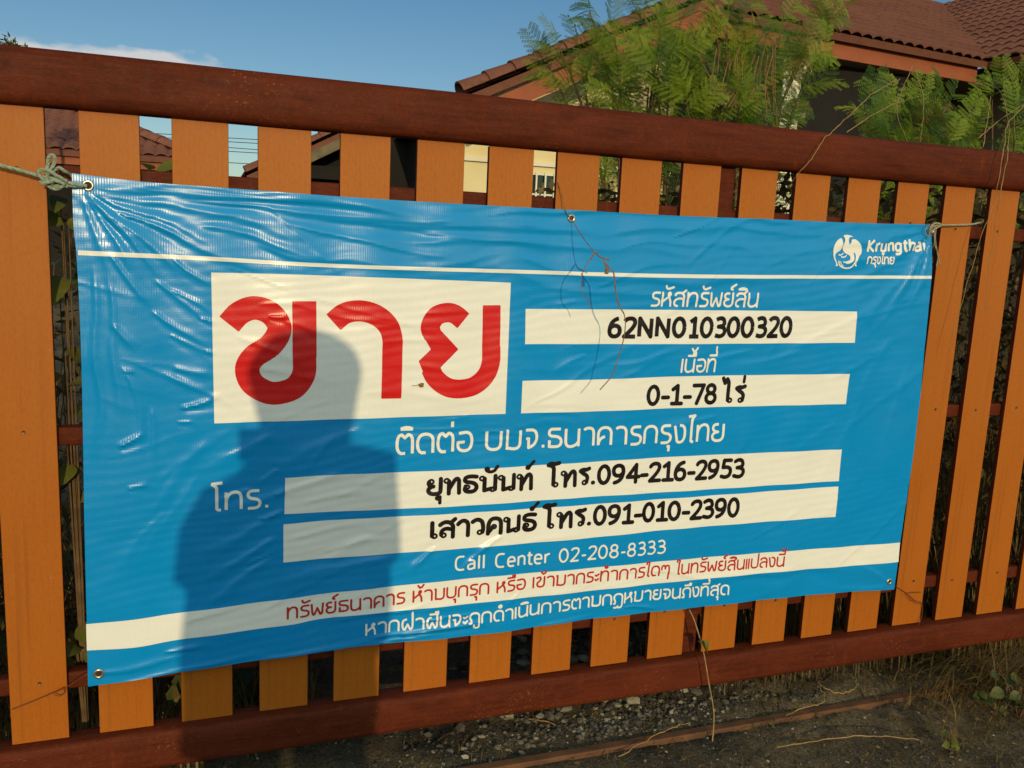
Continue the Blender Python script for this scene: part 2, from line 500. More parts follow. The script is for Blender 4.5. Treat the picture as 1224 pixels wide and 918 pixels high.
GX0, GX1 = -1.6, 4.6
rail('top_rail', GX0, GX1, 0.006, 1.444, 0.036, 0.0565, 3.4)
rail('bottom_rail', GX0, GX1, 0.006, -0.049, 0.036, 0.048, 6.0)
for zc in (0.130, 0.700, 1.257):
    rail('mid_rail', GX0, GX1, 0.0345, zc, 0.018, 0.0205, 7.0)
for x0, x1 in ((1.703, 1.768), (-1.45, -1.38), (4.40, 4.48)):
    b = MB(); b.box((x0, 0.0145, -0.01), (x1, 0.0125 + 0.05, 1.395)); place(b.build('post', M_RAIL, gate, bevel=0.004))
SLAT = None
for i in range(-8, 24):
    if SLAT is None:
        b = MB(); b.box((0, 0, 0), (SW, 0.0145, 1.0)); b.mi[3] = b.mi[5] = 1; SLAT = b.build('slat', [M_SLAT, M_RAIL], gate, bevel=0.0014)
        o = SLAT
    else:
        o = SLAT.copy(); COL.objects.link(o); o.parent = gate
    top = {3: 1.3868, 6: 1.3872}.get(i, 1.3925)
    tilt = random.uniform(-0.0010, 0.0010)
    o.matrix_parent_inverse = Matrix.Translation((0, 0, -G))
    o.location = (i * PITCH + random.uniform(-.0012, .0012), random.uniform(0, .0012), 0.0005)
    o.scale = (1, 1, top); o.rotation_euler = (0, tilt, 0)
    if -2 <= i <= 17:
        for zc in (0.130, 0.700, 1.257):
            if 1 <= i <= 12 and zc > 0.5: continue
            xs, zs = i * PITCH + SW * (0.5 + random.uniform(-.12, .12)), zc + 0.012 + random.uniform(-.008, .008)
            s = MB(); n = 10
            vs = [(0.0036 * math.cos(2 * math.pi * k / n), y, 0.0036 * math.sin(2 * math.pi * k / n)) for y in (0.002, -0.0022) for k in range(n)]
            vs += [(0, -0.0012, 0)]
            s.add(vs, [(k, (k + 1) % n, n + (k + 1) % n, n + k) for k in range(n)] + [(n + k, n + (k + 1) % n, 2 * n) for k in range(n)])
            q = s.build('screw', M_STEEL, o)
            q.matrix_parent_inverse = (Matrix.Translation(o.location) @ o.rotation_euler.to_matrix().to_4x4() @ Matrix.Diagonal((1, 1, top, 1))).inverted()
            q.location = (xs, 0.0, zs)

# ------------------------------------------------------------------ banner surface
YB = -0.013                                      # just in front of the slats
P2 = lambda pts: [at(x, y, YB)[[0, 2]] for x, y in pts]

E_TOP = P2([(86, 207), (168, 217), (274, 225), (400, 234.5), (520, 242), (637, 248.5), (720, 253), (820, 258.5), (920, 262), (1010, 266), (1113, 268.5)])
E_BOT = P2([(106, 818), (160, 809.5), (220, 800), (309, 787), (400, 774.3), (425, 770), (536, 760), (600, 752.5), (639, 747), (684, 740.5), (720, 736), (804, 727), (900, 716.5), (1000, 706.5), (1066, 703)])
E_LEFT = P2([(86, 207), (88.5, 270), (92.5, 310), (97.5, 410), (100.5, 550), (102, 640), (104.5, 743), (106, 818)])
E_RIGHT = P2([(1113, 268.5), (1112, 300), (1109.5, 340), (1097, 472), (1089, 540), (1080, 603), (1072, 655), (1066, 703)])


def along(P, t):
    P = np.array(catmull(P, 6)); d = np.r_[0, np.cumsum(np.hypot(*np.diff(P, axis=0).T))]; d /= d[-1]
    return np.stack([np.interp(t, d, P[:, 0]), np.interp(t, d, P[:, 1])], -1)


# creases, drawn as strokes in the photo's own layout: x0,y0, x1,y1, half width px, height mm
CR = [
    # fan of tension folds out of the upper left eyelet
    (110, 222, 330, 246, 5, 2.6), (110, 222, 520, 262, 7, 3.0), (108, 224, 380, 290, 6, 3.4), (108, 225, 300, 312, 5, 3.0), (107, 226, 250, 345, 5, 2.8),
    (107, 227, 205, 345, 4, 2.4), (106, 228, 170, 350, 4, 2.0), (105, 230, 140, 340, 4, 1.6), (160, 238, 620, 290, 8, 2.8), (170, 262, 330, 330, 6, 2.2),
    (200, 240, 640, 270, 6, 2.6), (230, 268, 420, 312, 6, 2.2), (128, 250, 175, 300, 4, 2.2), (140, 246, 240, 292, 4, 2.4),
    (250, 236, 560, 262, 5, 2.2), (330, 262, 600, 312, 6, 1.8),
    # left field
    (130, 300, 190, 372, 5, 2.0), (185, 330, 250, 390, 5, 1.9), (182, 368, 256, 420, 5, 1.8), (205, 300, 262, 345, 5, 1.8), (205, 345, 250, 375, 4, 1.4), (205, 400, 250, 425, 4, 1.5),
    (112, 310, 120, 580, 6, 2.2), (128, 320, 136, 540, 6, 1.8), (150, 430, 176, 540, 6, 1.4),
    (214, 489, 262, 470, 5, 3.2), (146, 528, 182, 510, 5, 3.4), (150, 578, 184, 572, 4, 2.4), (138, 384, 172, 418, 6, 2.6), (208, 438, 256, 447, 5, 2.2), (150, 440, 168, 444, 3, 1.8), (212, 508, 232, 506, 3, 1.6),
    (180, 480, 190, 560, 5, 1.6), (232, 380, 256, 388, 3, 1.4), (240, 420, 254, 423, 3, 1.4),
    # long level waves across the upper field
    (330, 252, 800, 281, 8, 2.4), (430, 284, 900, 306, 8, 2.0), (560, 262, 1040, 282, 7, 2.0), (600, 306, 1000, 320, 8, 1.5), (700, 282, 1090, 300, 8, 1.6), (300, 290, 560, 318, 7, 1.6),
    (640, 342, 1000, 352, 7, 1.0), (480, 268, 760, 290, 6, 1.4), (730, 298, 930, 306, 6, 1.2),
    # fan out of the upper right corner
    (1113, 274, 960, 322, 7, 2.2), (1113, 276, 985, 362, 7, 2.4), (1113, 278, 1012, 400, 7, 2.4), (1112, 280, 1052, 392, 6, 4.0), (1112, 281, 1078, 380, 5, 2.6),
    (1111, 283, 1096, 345, 4, 2.2), (1112, 284, 1088, 326, 3, 2.6), (1113, 276, 1060, 312, 4, 2.2), (1113, 273, 900, 300, 9, 2.0), (1060, 400, 1000, 520, 9, 1.3), (1080, 430, 1040, 600, 9, 1.2),
    (1102, 292, 1082, 352, 3, 2.0),
    # between the white bars, right
    (1050, 360, 900, 450, 8, 1.2), (960, 420, 840, 448, 6, 1.0), (900, 416, 780, 446, 6, 1.2), (860, 490, 760, 520, 6, 1.0), (1000, 500, 930, 560, 8, 1.0), (940, 380, 900, 440, 6, .9),
    (700, 420, 650, 446, 5, 1.2), (690, 360, 660, 366, 4, 1.2), (800, 414, 700, 440, 5, 1.2), (1030, 470, 960, 600, 10, 1.2),
    (560, 490, 500, 498, 4, 1.2), (480, 512, 560, 506, 4, 1.2), (640, 498, 700, 500, 4, 1.0),
    # letters box
    (300, 362, 400, 380, 5, .9), (270, 398, 375, 440, 6, 1.0), (330, 384, 420, 402, 5, .9), (290, 440, 420, 462, 6, .9), (380, 376, 520, 392, 6, .8), (440, 408, 600, 400, 6, .8),
    (450, 440, 600, 436, 6, .8), (500, 372, 600, 366, 5, .8), (420, 470, 600, 474, 6, .8), (315, 378, 345, 382, 3, 2.0),
    # slack diagonal folds under the letters box, left
    (440, 512, 300, 566, 9, 2.0), (330, 515, 230, 560, 8, 2.0), (420, 560, 235, 620, 8, 2.2), (345, 600, 215, 670, 8, 2.2), (340, 636, 228, 700, 8, 2.6), (335, 664, 225, 735, 8, 2.4),
    (470, 660, 300, 712, 9, 2.4), (520, 650, 484, 682, 5, 3.6), (600, 634, 560, 660, 5, 2.6), (590, 640, 540, 684, 4, 2.2), (450, 640, 380, 680, 7, 2.0), (300, 580, 240, 600, 5, 1.6),
    (250, 520, 160, 640, 10, 1.6), (200, 600, 120, 720, 10, 1.6), (240, 560, 150, 700, 9, 1.4), (330, 555, 300, 580, 5, 1.6), (322, 590, 345, 582, 4, 1.8), (306, 620, 340, 606, 4, 2.0), (290, 680, 345, 655, 4, 1.8),
    (400, 520, 360, 560, 6, 1.4), (560, 530, 640, 520, 4, 1.0), (360, 600, 470, 590, 6, 1.0), (345, 645, 460, 630, 6, 1.2),
    # bottom hem
    (112, 800, 240, 770, 6, 2.4), (130, 812, 330, 776, 5, 2.4), (190, 776, 260, 764, 4, 2.6), (300, 786, 470, 756, 5, 2.0), (440, 758, 596, 738, 4, 3.2), (470, 760, 600, 746, 3, 2.8), (450, 766, 540, 754, 3, 2.4),
    (500, 742, 590, 734, 3, 2.2), (640, 742, 720, 728, 4, 1.8), (740, 728, 790, 722, 3, 2.4), (215, 740, 300, 716, 6, 1.8), (400, 742, 500, 722, 5, 1.4), (620, 706, 600, 726, 4, 1.4), (700, 700, 640, 716, 5, 1.2),
    (800, 700, 1050, 672, 8, 1.2), (860, 690, 1060, 690, 6, 1.4), (1062, 698, 1000, 670, 6, 1.6), (1062, 698, 960, 700, 5, 1.4), (470, 728, 520, 716, 4, 2.0),
]
_r = np.random.default_rng(21)
for _ in range(70):                              # many small random ones, leaning the way the cloth is pulled
    x = _r.uniform(120, 1090); y = _r.uniform(240 + (x - 90) * .03, 800 - (x - 90) * .1)
    ang = (-0.45 if x < 480 and y > 480 else (0.35 if x < 480 else (-0.6 if x > 820 else -0.05))) + _r.normal(0, .22)
    l = _r.uniform(25, 110)
    CR.append((x - l * math.cos(ang), y - l * math.sin(ang), x + l * math.cos(ang), y + l * math.sin(ang), _r.uniform(3, 8), _r.uniform(.3, 1.2)))
CRA = []
for x0, y0, x1, y1, w, a in CR:
    if (x0 < 135 and y0 < 260) or x0 == 160: w *= 1.35; a *= .85
    A = at(x0, y0, YB)[[0, 2]]; B = at(x1, y1, YB)[[0, 2]]
    m = at((x0 + x1) / 2, (y0 + y1) / 2, YB)
    pxm = F_PX / float((m - CAM) @ RM[2])
    CRA.append((A, B, w / pxm, a * 0.001, _r.uniform(-.05, .05)))


def h_of(X, Z):
    """how far the vinyl stands off the slats at (X, Z)"""
    X = np.asarray(X, float); Z = np.asarray(Z, float)
    h = 0.006 * fbm(X * 1.7 + 2, Z * 2.3 + 1, 2) + 0.0028 * fbm(X * 5 + 9, Z * 9 + 4, 3)
    wx = X + 0.012 * vnoise(X * 9, Z * 9); wz = Z + 0.012 * vnoise(X * 8 + 7, Z * 11 + 3)
    h = h + 0.00026 * np.sin((wz - 0.12 * wx) * 2 * math.pi / 0.023 + 3 * vnoise(X * 3, Z * 3)) * (0.5 + 0.5 * vnoise(X * 4 + 31, Z * 5))
    tz = np.clip((1.262 - Z) / 0.17, 0, 1); h = h + 0.0085 * (tz * tz * (3 - 2 * tz)) * np.clip(1.25 - 0.32 * np.abs(X - 0.75), .35, 1)
    h = h + 0.0016 * np.sin((X / PITCH) * 2 * math.pi - 1.0)                   # sinks a little between the slats
    for A, B, w, a, bow in CRA:
        d = B - A; Ln = np.hypot(*d); d = d / Ln; nrm = np.array([-d[1], d[0]])
        rad = Ln / 2 + 6 * w
        c = (A + B) / 2
        msk = (np.abs(X - c[0]) < rad) & (np.abs(Z - c[1]) < rad)
        if not msk.any(): continue
        x = wx[msk] - A[0]; z = wz[msk] - A[1]
        s = (x * d[0] + z * d[1]) / Ln; q = x * nrm[0] + z * nrm[1]
        q = q - bow * Ln * 4 * s * (1 - s)
        ww = w * (0.55 + 0.75 * np.clip(s, 0, 1))
        prof = np.where(q > 0, np.exp(-(q / ww) ** 2), np.exp(-(q / (ww * 0.55)) ** 2)) - 0.35 * np.exp(-((q + 1.6 * ww) / ww) ** 2)
        tap = np.clip(s * 7, 0, 1) * np.clip((1 - s) * 2.2, 0, 1)
        tap = tap * tap * (3 - 2 * tap)
        h[msk] += a * prof * tap
    return h


def surf(X, Z, off=0.0):
    h = np.maximum(h_of(X, Z), -0.009)
    return np.stack([X, YB - 0.004 - h - off, Z], -1)


def surf_n(X, Z):
    e = 0.0012
    dx = (h_of(X + e, Z) - h_of(X - e, Z)) / (2 * e); dz = (h_of(X, Z + e) - h_of(X, Z - e)) / (2 * e)
    n = np.stack([-dx, -np.ones_like(dx), -dz], -1)
    return n / np.linalg.norm(n, axis=-1, keepdims=True)


banner = tag(empty('banner', (1.3, YB, G)), 'creased glossy blue vinyl banner with big red letters and white bars, tied to the gate', 'banner')
BI = Matrix.Translation((-1.3, -YB, -G))
NS, NT_ = 420, 215
S, T = np.meshgrid(np.linspace(0, 1, NS), np.linspace(0, 1, NT_), indexing='ij')
tp = along(E_TOP, np.linspace(0, 1, NS)); bo = along(E_BOT, np.linspace(0, 1, NS))
le = along(E_LEFT, np.linspace(0, 1, NT_)); ri = along(E_RIGHT, np.linspace(0, 1, NT_))
Sx, Tx = S[..., None], T[..., None]
XZ = (1 - Tx) * tp[:, None] + Tx * bo[:, None] + (1 - Sx) * le[None] + Sx * ri[None] \
    - ((1 - Sx) * (1 - Tx) * tp[0] + Sx * (1 - Tx) * tp[-1] + (1 - Sx) * Tx * bo[0] + Sx * Tx * bo[-1])
XZ = XZ.reshape(-1, 2)
bv = surf(XZ[:, 0], XZ[:, 1])
bf = [(i * NT_ + j, i * NT_ + j + 1, (i + 1) * NT_ + j + 1, (i + 1) * NT_ + j) for i in range(NS - 1) for j in range(NT_ - 1)]
sheet = np_mesh('vinyl_sheet', bv, bf, M_BLUE, banner, normals=surf_n(XZ[:, 0], XZ[:, 1]))
sheet.matrix_parent_inverse = BI


# ------------------------------------------------------------------ print: signed distance + marching squares, wrapped on the vinyl
def march(f, u, v):
    """polygons of f < 0 on grid u x v -> (points, faces)"""
    nu, nv = f.shape; pts = []; idx = {}; faces = []
    ins = f < 0
    def gp(i, j):
        k = (i, j)
        if k not in idx: idx[k] = len(pts); pts.append((u[i], v[j]))
        return idx[k]
    def ep(a, b):
        k = (a, b) if a < b else (b, a)
        if k not in idx:
            fa, fb = f[k[0]], f[k[1]]; t = fa / (fa - fb)
            idx[k] = len(pts)
            pts.append((u[k[0][0]] * (1 - t) + u[k[1][0]] * t, v[k[0][1]] * (1 - t) + v[k[1][1]] * t))
        return idx[k]
    anyc = ins[:-1, :-1] | ins[1:, :-1] | ins[1:, 1:] | ins[:-1, 1:]
    for i, j in zip(*np.nonzero(anyc)):
        i = int(i); j = int(j)
        c = [(i, j), (i + 1, j), (i + 1, j + 1), (i, j + 1)]
        s = [bool(ins[q]) for q in c]
        if all(s): faces.append([gp(*q) for q in c]); continue
        poly = []
        for k in range(4):
            a, b = c[k], c[(k + 1) % 4]
            if s[k]: poly.append(gp(*a))
            if s[k] != s[(k + 1) % 4]: poly.append(ep(a, b))
        if len(poly) >= 3: faces.append(poly)
    return np.array(pts), faces


def sd_poly(P, U, V):
    P = np.asarray(P, float); d = np.full(U.shape, 1e9); ins = np.zeros(U.shape, bool)
    for k in range(len(P)):
        a, b = P[k], P[(k + 1) % len(P)]; e = b - a
        t = np.clip(((U - a[0]) * e[0] + (V - a[1]) * e[1]) / max(e @ e, 1e-18), 0, 1)
        d = np.minimum(d, np.hypot(U - a[0] - t * e[0], V - a[1] - t * e[1]))
        if abs(e[1]) > 1e-12:
            c = (a[1] > V) != (b[1] > V)
            ins ^= c & (U < e[0] * (V - a[1]) / e[1] + a[0])
    return np.where(ins, -d, d)


def sd_strokes(strokes, u, v):
    """strokes: list of (points, radius, butt) -> distance on grid"""
    f = np.full((len(u), len(v)), 1e3)
    for P, r, butt in strokes:
        P = np.asarray(P, float)
        sl = np.r_[0, np.cumsum(np.hypot(*np.diff(P, axis=0).T))]
        d0 = P[0] - P[np.searchsorted(sl, r * .5) if len(P) > 2 else 1]; d0 = d0 / max(np.hypot(*d0), 1e-9)
        k1 = max(np.searchsorted(sl, sl[-1] - r * .5) - 1, 0) if len(P) > 2 else 0
        d1 = P[-1] - P[k1]; d1 = d1 / max(np.hypot(*d1), 1e-9)
        for k in range(len(P) - 1):
            a, b = P[k], P[k + 1]; e = b - a; Ln2 = e @ e
            if Ln2 < 1e-18: continue
            m = r * 2.2
            i0, i1 = np.searchsorted(u, [min(a[0], b[0]) - m, max(a[0], b[0]) + m]); j0, j1 = np.searchsorted(v, [min(a[1], b[1]) - m, max(a[1], b[1]) + m])
            i0 = max(i0 - 1, 0); j0 = max(j0 - 1, 0); i1 = min(i1 + 1, len(u)); j1 = min(j1 + 1, len(v))
            if i1 <= i0 or j1 <= j0: continue
            U, V = np.meshgrid(u[i0:i1], v[j0:j1], indexing='ij')
            t = ((U - a[0]) * e[0] + (V - a[1]) * e[1]) / Ln2; Ln = math.sqrt(Ln2)
            tc_ = np.clip(t, 0, 1)
            d = np.hypot(U - a[0] - tc_ * e[0], V - a[1] - tc_ * e[1]) - r
            if butt:
                if sl[k] < 1.6 * r: d = np.maximum(d, (U - P[0][0]) * d0[0] + (V - P[0][1]) * d0[1])
                if sl[-1] - sl[k + 1] < 1.6 * r: d = np.maximum(d, (U - P[-1][0]) * d1[0] + (V - P[-1][1]) * d1[1])
            f[i0:i1, j0:j1] = np.minimum(f[i0:i1, j0:j1], d)
    return f


def print_mesh(name, pts, faces, mat, off, label=None):
    X, Z = pts[:, 0], pts[:, 1]
    # wind every polygon so that it faces the street
    ff = []
    for f in faces:
        q = pts[f]; a = 0.5 * np.sum(q[:, 0] * np.roll(q[:, 1], -1) - np.roll(q[:, 0], -1) * q[:, 1])
        ff.append(f if a > 0 else f[::-1])
    o = np_mesh(name, surf(X, Z, off), ff, mat, banner, normals=surf_n(X, Z))
    o.matrix_parent_inverse = BI
    if label: o['label'] = label
    return o


def quad_print(name, top, bot, mat, off=0.0007, n=4, label=None):
    """area between two edge lines given left to right"""
    A = P2(top); B = P2(bot)
    L_ = max(np.hypot(*(A[-1] - A[0])), 1e-3)
    nu = max(int(L_ / 0.005), 4); nv = max(int(np.hypot(*(A[0] - B[0])) / 0.005), 2)
    a = along(A, np.linspace(0, 1, nu + 1)); b = along(B, np.linspace(0, 1, nu + 1))
    t_ = np.linspace(0, 1, nv + 1)[None, :, None]
    g = (a[:, None] * (1 - t_) + b[:, None] * t_).reshape(-1, 2)
    fs = [[i * (nv + 1) + j, (i + 1) * (nv + 1) + j, (i + 1) * (nv + 1) + j + 1, i * (nv + 1) + j + 1] for i in range(nu) for j in range(nv)]
    return print_mesh(name, g, fs, mat, off, label)


quad_print('white_line', [(94, 299), (250, 306.5), (400, 315.3), (610, 322), (820, 327.6), (1110, 329.4)], [(94, 304.8), (250, 311.5), (400, 319.8), (610, 326.4), (820, 332), (1110, 333)], M_WHITE)
quad_print('letter_panel', [(252.4, 325.4), (340, 327.5), (480, 332.5), (608.7, 337.6)], [(256.1, 504.6), (340, 502), (480, 497.5), (602, 493.4)], M_WHITE)
quad_print('white_bar', [(626.4, 368.8), (820, 370), (1019.8, 371.8)], [(625.4, 410.6), (820, 410.5), (1017.3, 409)], M_WHITE)
quad_print('white_bar', [(622.4, 454.2), (720, 452.5), (820, 448.7), (1011.6, 446)], [(620.7, 492.9), (720, 490.2), (820, 486.4), (1007, 482)], M_WHITE)
quad_print('white_bar', [(340.4, 569.6), (400, 566), (560, 559.5), (690, 551.5), (820, 543.6), (1002, 535.8)], [(339.4, 612.6), (400, 610), (560, 602.5), (690, 593), (820, 584.9), (998.6, 573.5)], M_WHITE)
quad_print('white_bar', [(338.3, 624.8), (400, 620), (560, 611), (690, 602), (820, 592.5), (998, 579.8)], [(338.3, 670.4), (400, 665), (560, 653), (690, 642), (820, 629), (994.5, 616)], M_WHITE)
quad_print('white_band', [(103.8, 743.4), (165, 737), (226, 728.6), (340, 714.2), (400, 706.2), (560, 689), (700, 677), (820, 666), (940, 656.5), (1072.6, 647)],
           [(104.6, 774.6), (165, 770), (226, 760.2), (340, 745.5), (400, 735.5), (560, 719), (700, 704.5), (820, 691.8), (940, 680.5), (1070.4, 670)], M_WHITE)


# ---- stroke lettering
def path(d):
    """'M x,y L x,y Q cx,cy x,y' -> polylines"""
    out = []; cur = None; tok = d.replace('M', ' M ').replace('L', ' L ').replace('Q', ' Q ').split(); i = 0; cmd = 'M'
    rd = lambda s: np.array([float(q) for q in s.split(',')])
    while i < len(tok):
        if tok[i] in 'MLQ': cmd = tok[i]; i += 1
        if cmd == 'M': cur = [rd(tok[i])]; out.append(cur); i += 1; cmd = 'L'
        elif cmd == 'L': cur.append(rd(tok[i])); i += 1
        else:
            p0, c, p1 = cur[-1], rd(tok[i]), rd(tok[i + 1]); i += 2
            for k in range(1, 9): s = k / 8; cur.append((1 - s) ** 2 * p0 + 2 * s * (1 - s) * c + s * s * p1)
    return out


def ring(x, y, rx, ry=None):
    ry = ry or rx
    return ' '.join(('M' if k == 0 else 'L') + f'{x + rx * math.cos(k * math.pi / 8):.3f},{y + ry * math.sin(k * math.pi / 8):.3f}' for k in range(17))


NARCH = 'M0,0 L0,.6 Q.02,1 .36,1 Q.72,1 .72,.6 L.72,0'
PLAIN = {  # loopless Thai: glyph -> (advance, path)
    'ก': (.98, 'M0,0 L0,.62 Q.02,1 .36,1 Q.72,1 .72,.62 L.72,0'),
    'ข': (.94, 'M.0,.92 Q.34,1.1 .34,.82 Q.34,.64 .14,.5 Q.02,.4 .04,.26 Q.1,0 .34,0 Q.66,0 .66,.35 L.66,1'),
    'ค': (.98, 'M.02,0 L0,.55 Q.0,1 .36,1 Q.72,1 .72,.6 L.72,0 M.02,.02 Q.06,.42 .38,.48'),
    'ง': (.86, 'M0,.98 L.16,.1 Q.2,0 .34,.0 Q.6,.04 .6,.55 Q.6,1 .34,1 L.28,1'),
    'จ': (.88, 'M.02,1 L.3,1 Q.62,1 .62,.58 Q.62,.14 .2,.02 L.2,.52 L.06,.52'),
    'ด': (.98, 'M.4,.02 L.2,.02 Q0,.12 0,.5 Q.0,1 .38,1 Q.74,1 .74,.6 L.74,0'),
    'ต': (.98, 'M.4,.02 L.2,.02 Q0,.12 0,.5 Q0,1 .22,1 L.37,.84 L.52,1 Q.74,1 .74,.6 L.74,0'),
    'ถ': (.98, 'M-.04,.02 L.12,.02 L.12,.3 Q0,.42 0,.62 Q.02,1 .37,1 Q.74,1 .74,.62 L.74,0'),
    'ฎ': (.98, 'M0,0 L.1,.0 L.1,.3 Q0,.42 0,.62 Q.02,1 .37,1 Q.74,1 .74,.62 L.74,-.15 Q.74,-.46 .5,-.46 Q.36,-.46 .36,-.3 Q.3,-.46 .12,-.44 L.04,-.42'),
    'ท': (.96, 'M0,1 L0,0 M0,.5 Q.08,1 .4,1 Q.68,1 .68,.62 L.68,0'),
    'ธ': (.92, 'M.64,1 L.25,1 Q.02,1 .04,.76 Q.06,.6 .3,.6 Q.68,.58 .68,.3 Q.68,.02 .36,.02 L.06,.03 L.06,.38'),
    'น': (.98, 'M0,1 L0,.3 Q.02,0 .26,0 Q.58,.02 .7,.3 M.7,1 L.7,0'),
    'บ': (.98, 'M0,1 L0,.35 Q0,0 .36,0 Q.72,0 .72,.35 L.72,1'),
    'ป': (.98, 'M0,1 L0,.35 Q0,0 .36,0 Q.72,0 .72,.35 L.72,1.5'),
    'ฝ': (1.08, 'M.3,.98 Q-.02,.98 .03,.4 Q.06,.0 .22,.0 L.42,.5 L.62,0 Q.8,.05 .8,.4 L.8,1.5'),
    'พ': (1.12, 'M0,1 L.06,.2 Q.1,0 .2,.02 L.43,.62 L.66,.02 Q.78,0 .8,.2 L.86,1'),
    'ม': (1.0, 'M0,1 L.06,1 L.06,.04 L.2,.04 Q.3,0 .46,0 Q.74,.02 .74,.35 L.74,1'),
    'ย': (.94, 'M.36,.98 Q.0,1.02 .02,.75 Q.04,.55 .34,.53 Q.0,.5 .0,.28 Q.02,0 .34,0 Q.67,0 .67,.35 L.67,1'),
    'ร': (.80, 'M.56,1 L.25,1 Q.02,.98 .04,.76 Q.06,.58 .3,.55 Q.6,.5 .58,.28 Q.56,0 .28,.0 L.02,.0'),
    'ล': (.95, 'M.05,.82 Q.1,1 .36,1 Q.7,1 .7,.6 L.7,0 M.7,.5 Q.35,.66 .1,.45 Q-.04,.28 .05,.1 Q.1,0 .25,0'),
    'ส': (1.0, 'M.05,.82 Q.1,1 .36,1 Q.7,1 .7,.6 L.7,0 M.7,.5 Q.35,.66 .1,.45 Q-.04,.28 .05,.1 Q.1,0 .25,0 M.55,.95 L.82,1.18'),
    'ห': (.92, 'M0,1 L0,0 M0,.3 L.46,.68 Q.68,.92 .56,1.0 Q.4,1 .46,.72 Q.6,.5 .64,.3 L.66,0'),
    'อ': (.96, 'M.05,.96 L.4,1 Q.72,.98 .72,.5 Q.72,0 .36,0 Q.0,0 .02,.4 L.02,.46 L.36,.48'),
    'า': (.82, 'M.0,.9 Q.1,1.02 .3,1 Q.56,1 .56,.62 L.56,0'),
    'ะ': (.52, 'M0,.66 Q.05,.54 .16,.6 L.3,.74 M0,.2 Q.05,.06 .16,.12 L.3,.26'),
    'เ': (.30, 'M0,1 L0,0'), 'แ': (.56, 'M0,1 L0,0 M.26,1 L.26,0'),
    'โ': (.52, 'M-.14,1.5 L.36,1.56 M-.14,1.5 Q.08,1.4 .1,1.2 L.1,.12 Q.1,0 .28,.02'),
    'ไ': (.50, 'M-.08,1.5 L.3,1.55 Q.12,1.4 .12,1.15 L.12,.1 Q.12,0 .28,.02'),
    'ใ': (.50, 'M.0,1.3 Q-.02,1.55 .16,1.54 Q.3,1.48 .2,1.2 L.14,.1 L.26,.0'),
    'ๆ': (1.0, 'M0,.6 Q0,1 .2,1 Q.36,1 .34,.66 Q.36,1 .55,1 Q.75,1 .72,.6 L.66,-.4'),
    '.': (.36, 'M.10,-.01 L.10,.15'), ' ': (.5, ''),
}
MARK = {  # above / below marks, drawn back over the last letter (x = 0 is its right edge)
    'ิ': 'M-.58,1.3 L.0,1.3 M-.58,1.3 Q-.3,1.46 0,1.3', 'ี': 'M-.58,1.3 L.0,1.3 L.02,1.56',
    'ึ': 'M-.58,1.3 L.0,1.3 L.0,1.48 L-.14,1.46', 'ื': 'M-.58,1.3 L.02,1.3 L.02,1.55 M-.16,1.3 L-.16,1.52',
    'ั': 'M-.46,1.5 Q-.42,1.26 -.2,1.3 L.1,1.42', '่': 'M-.05,1.32 L-.05,1.62', '้': 'M-.32,1.52 L-.18,1.3 L-.02,1.36 L.12,1.58',
    '์': 'M-.1,1.28 Q-.28,1.3 -.2,1.44 L.14,1.66', 'ุ': 'M-.16,-.22 L-.04,-.22 L-.04,-.52', 'ู': 'M-.42,-.2 L-.4,-.42 Q-.2,-.58 -.02,-.42 L-.02,-.2',
    'ํ': ring(-.26, 1.42, .11),
}
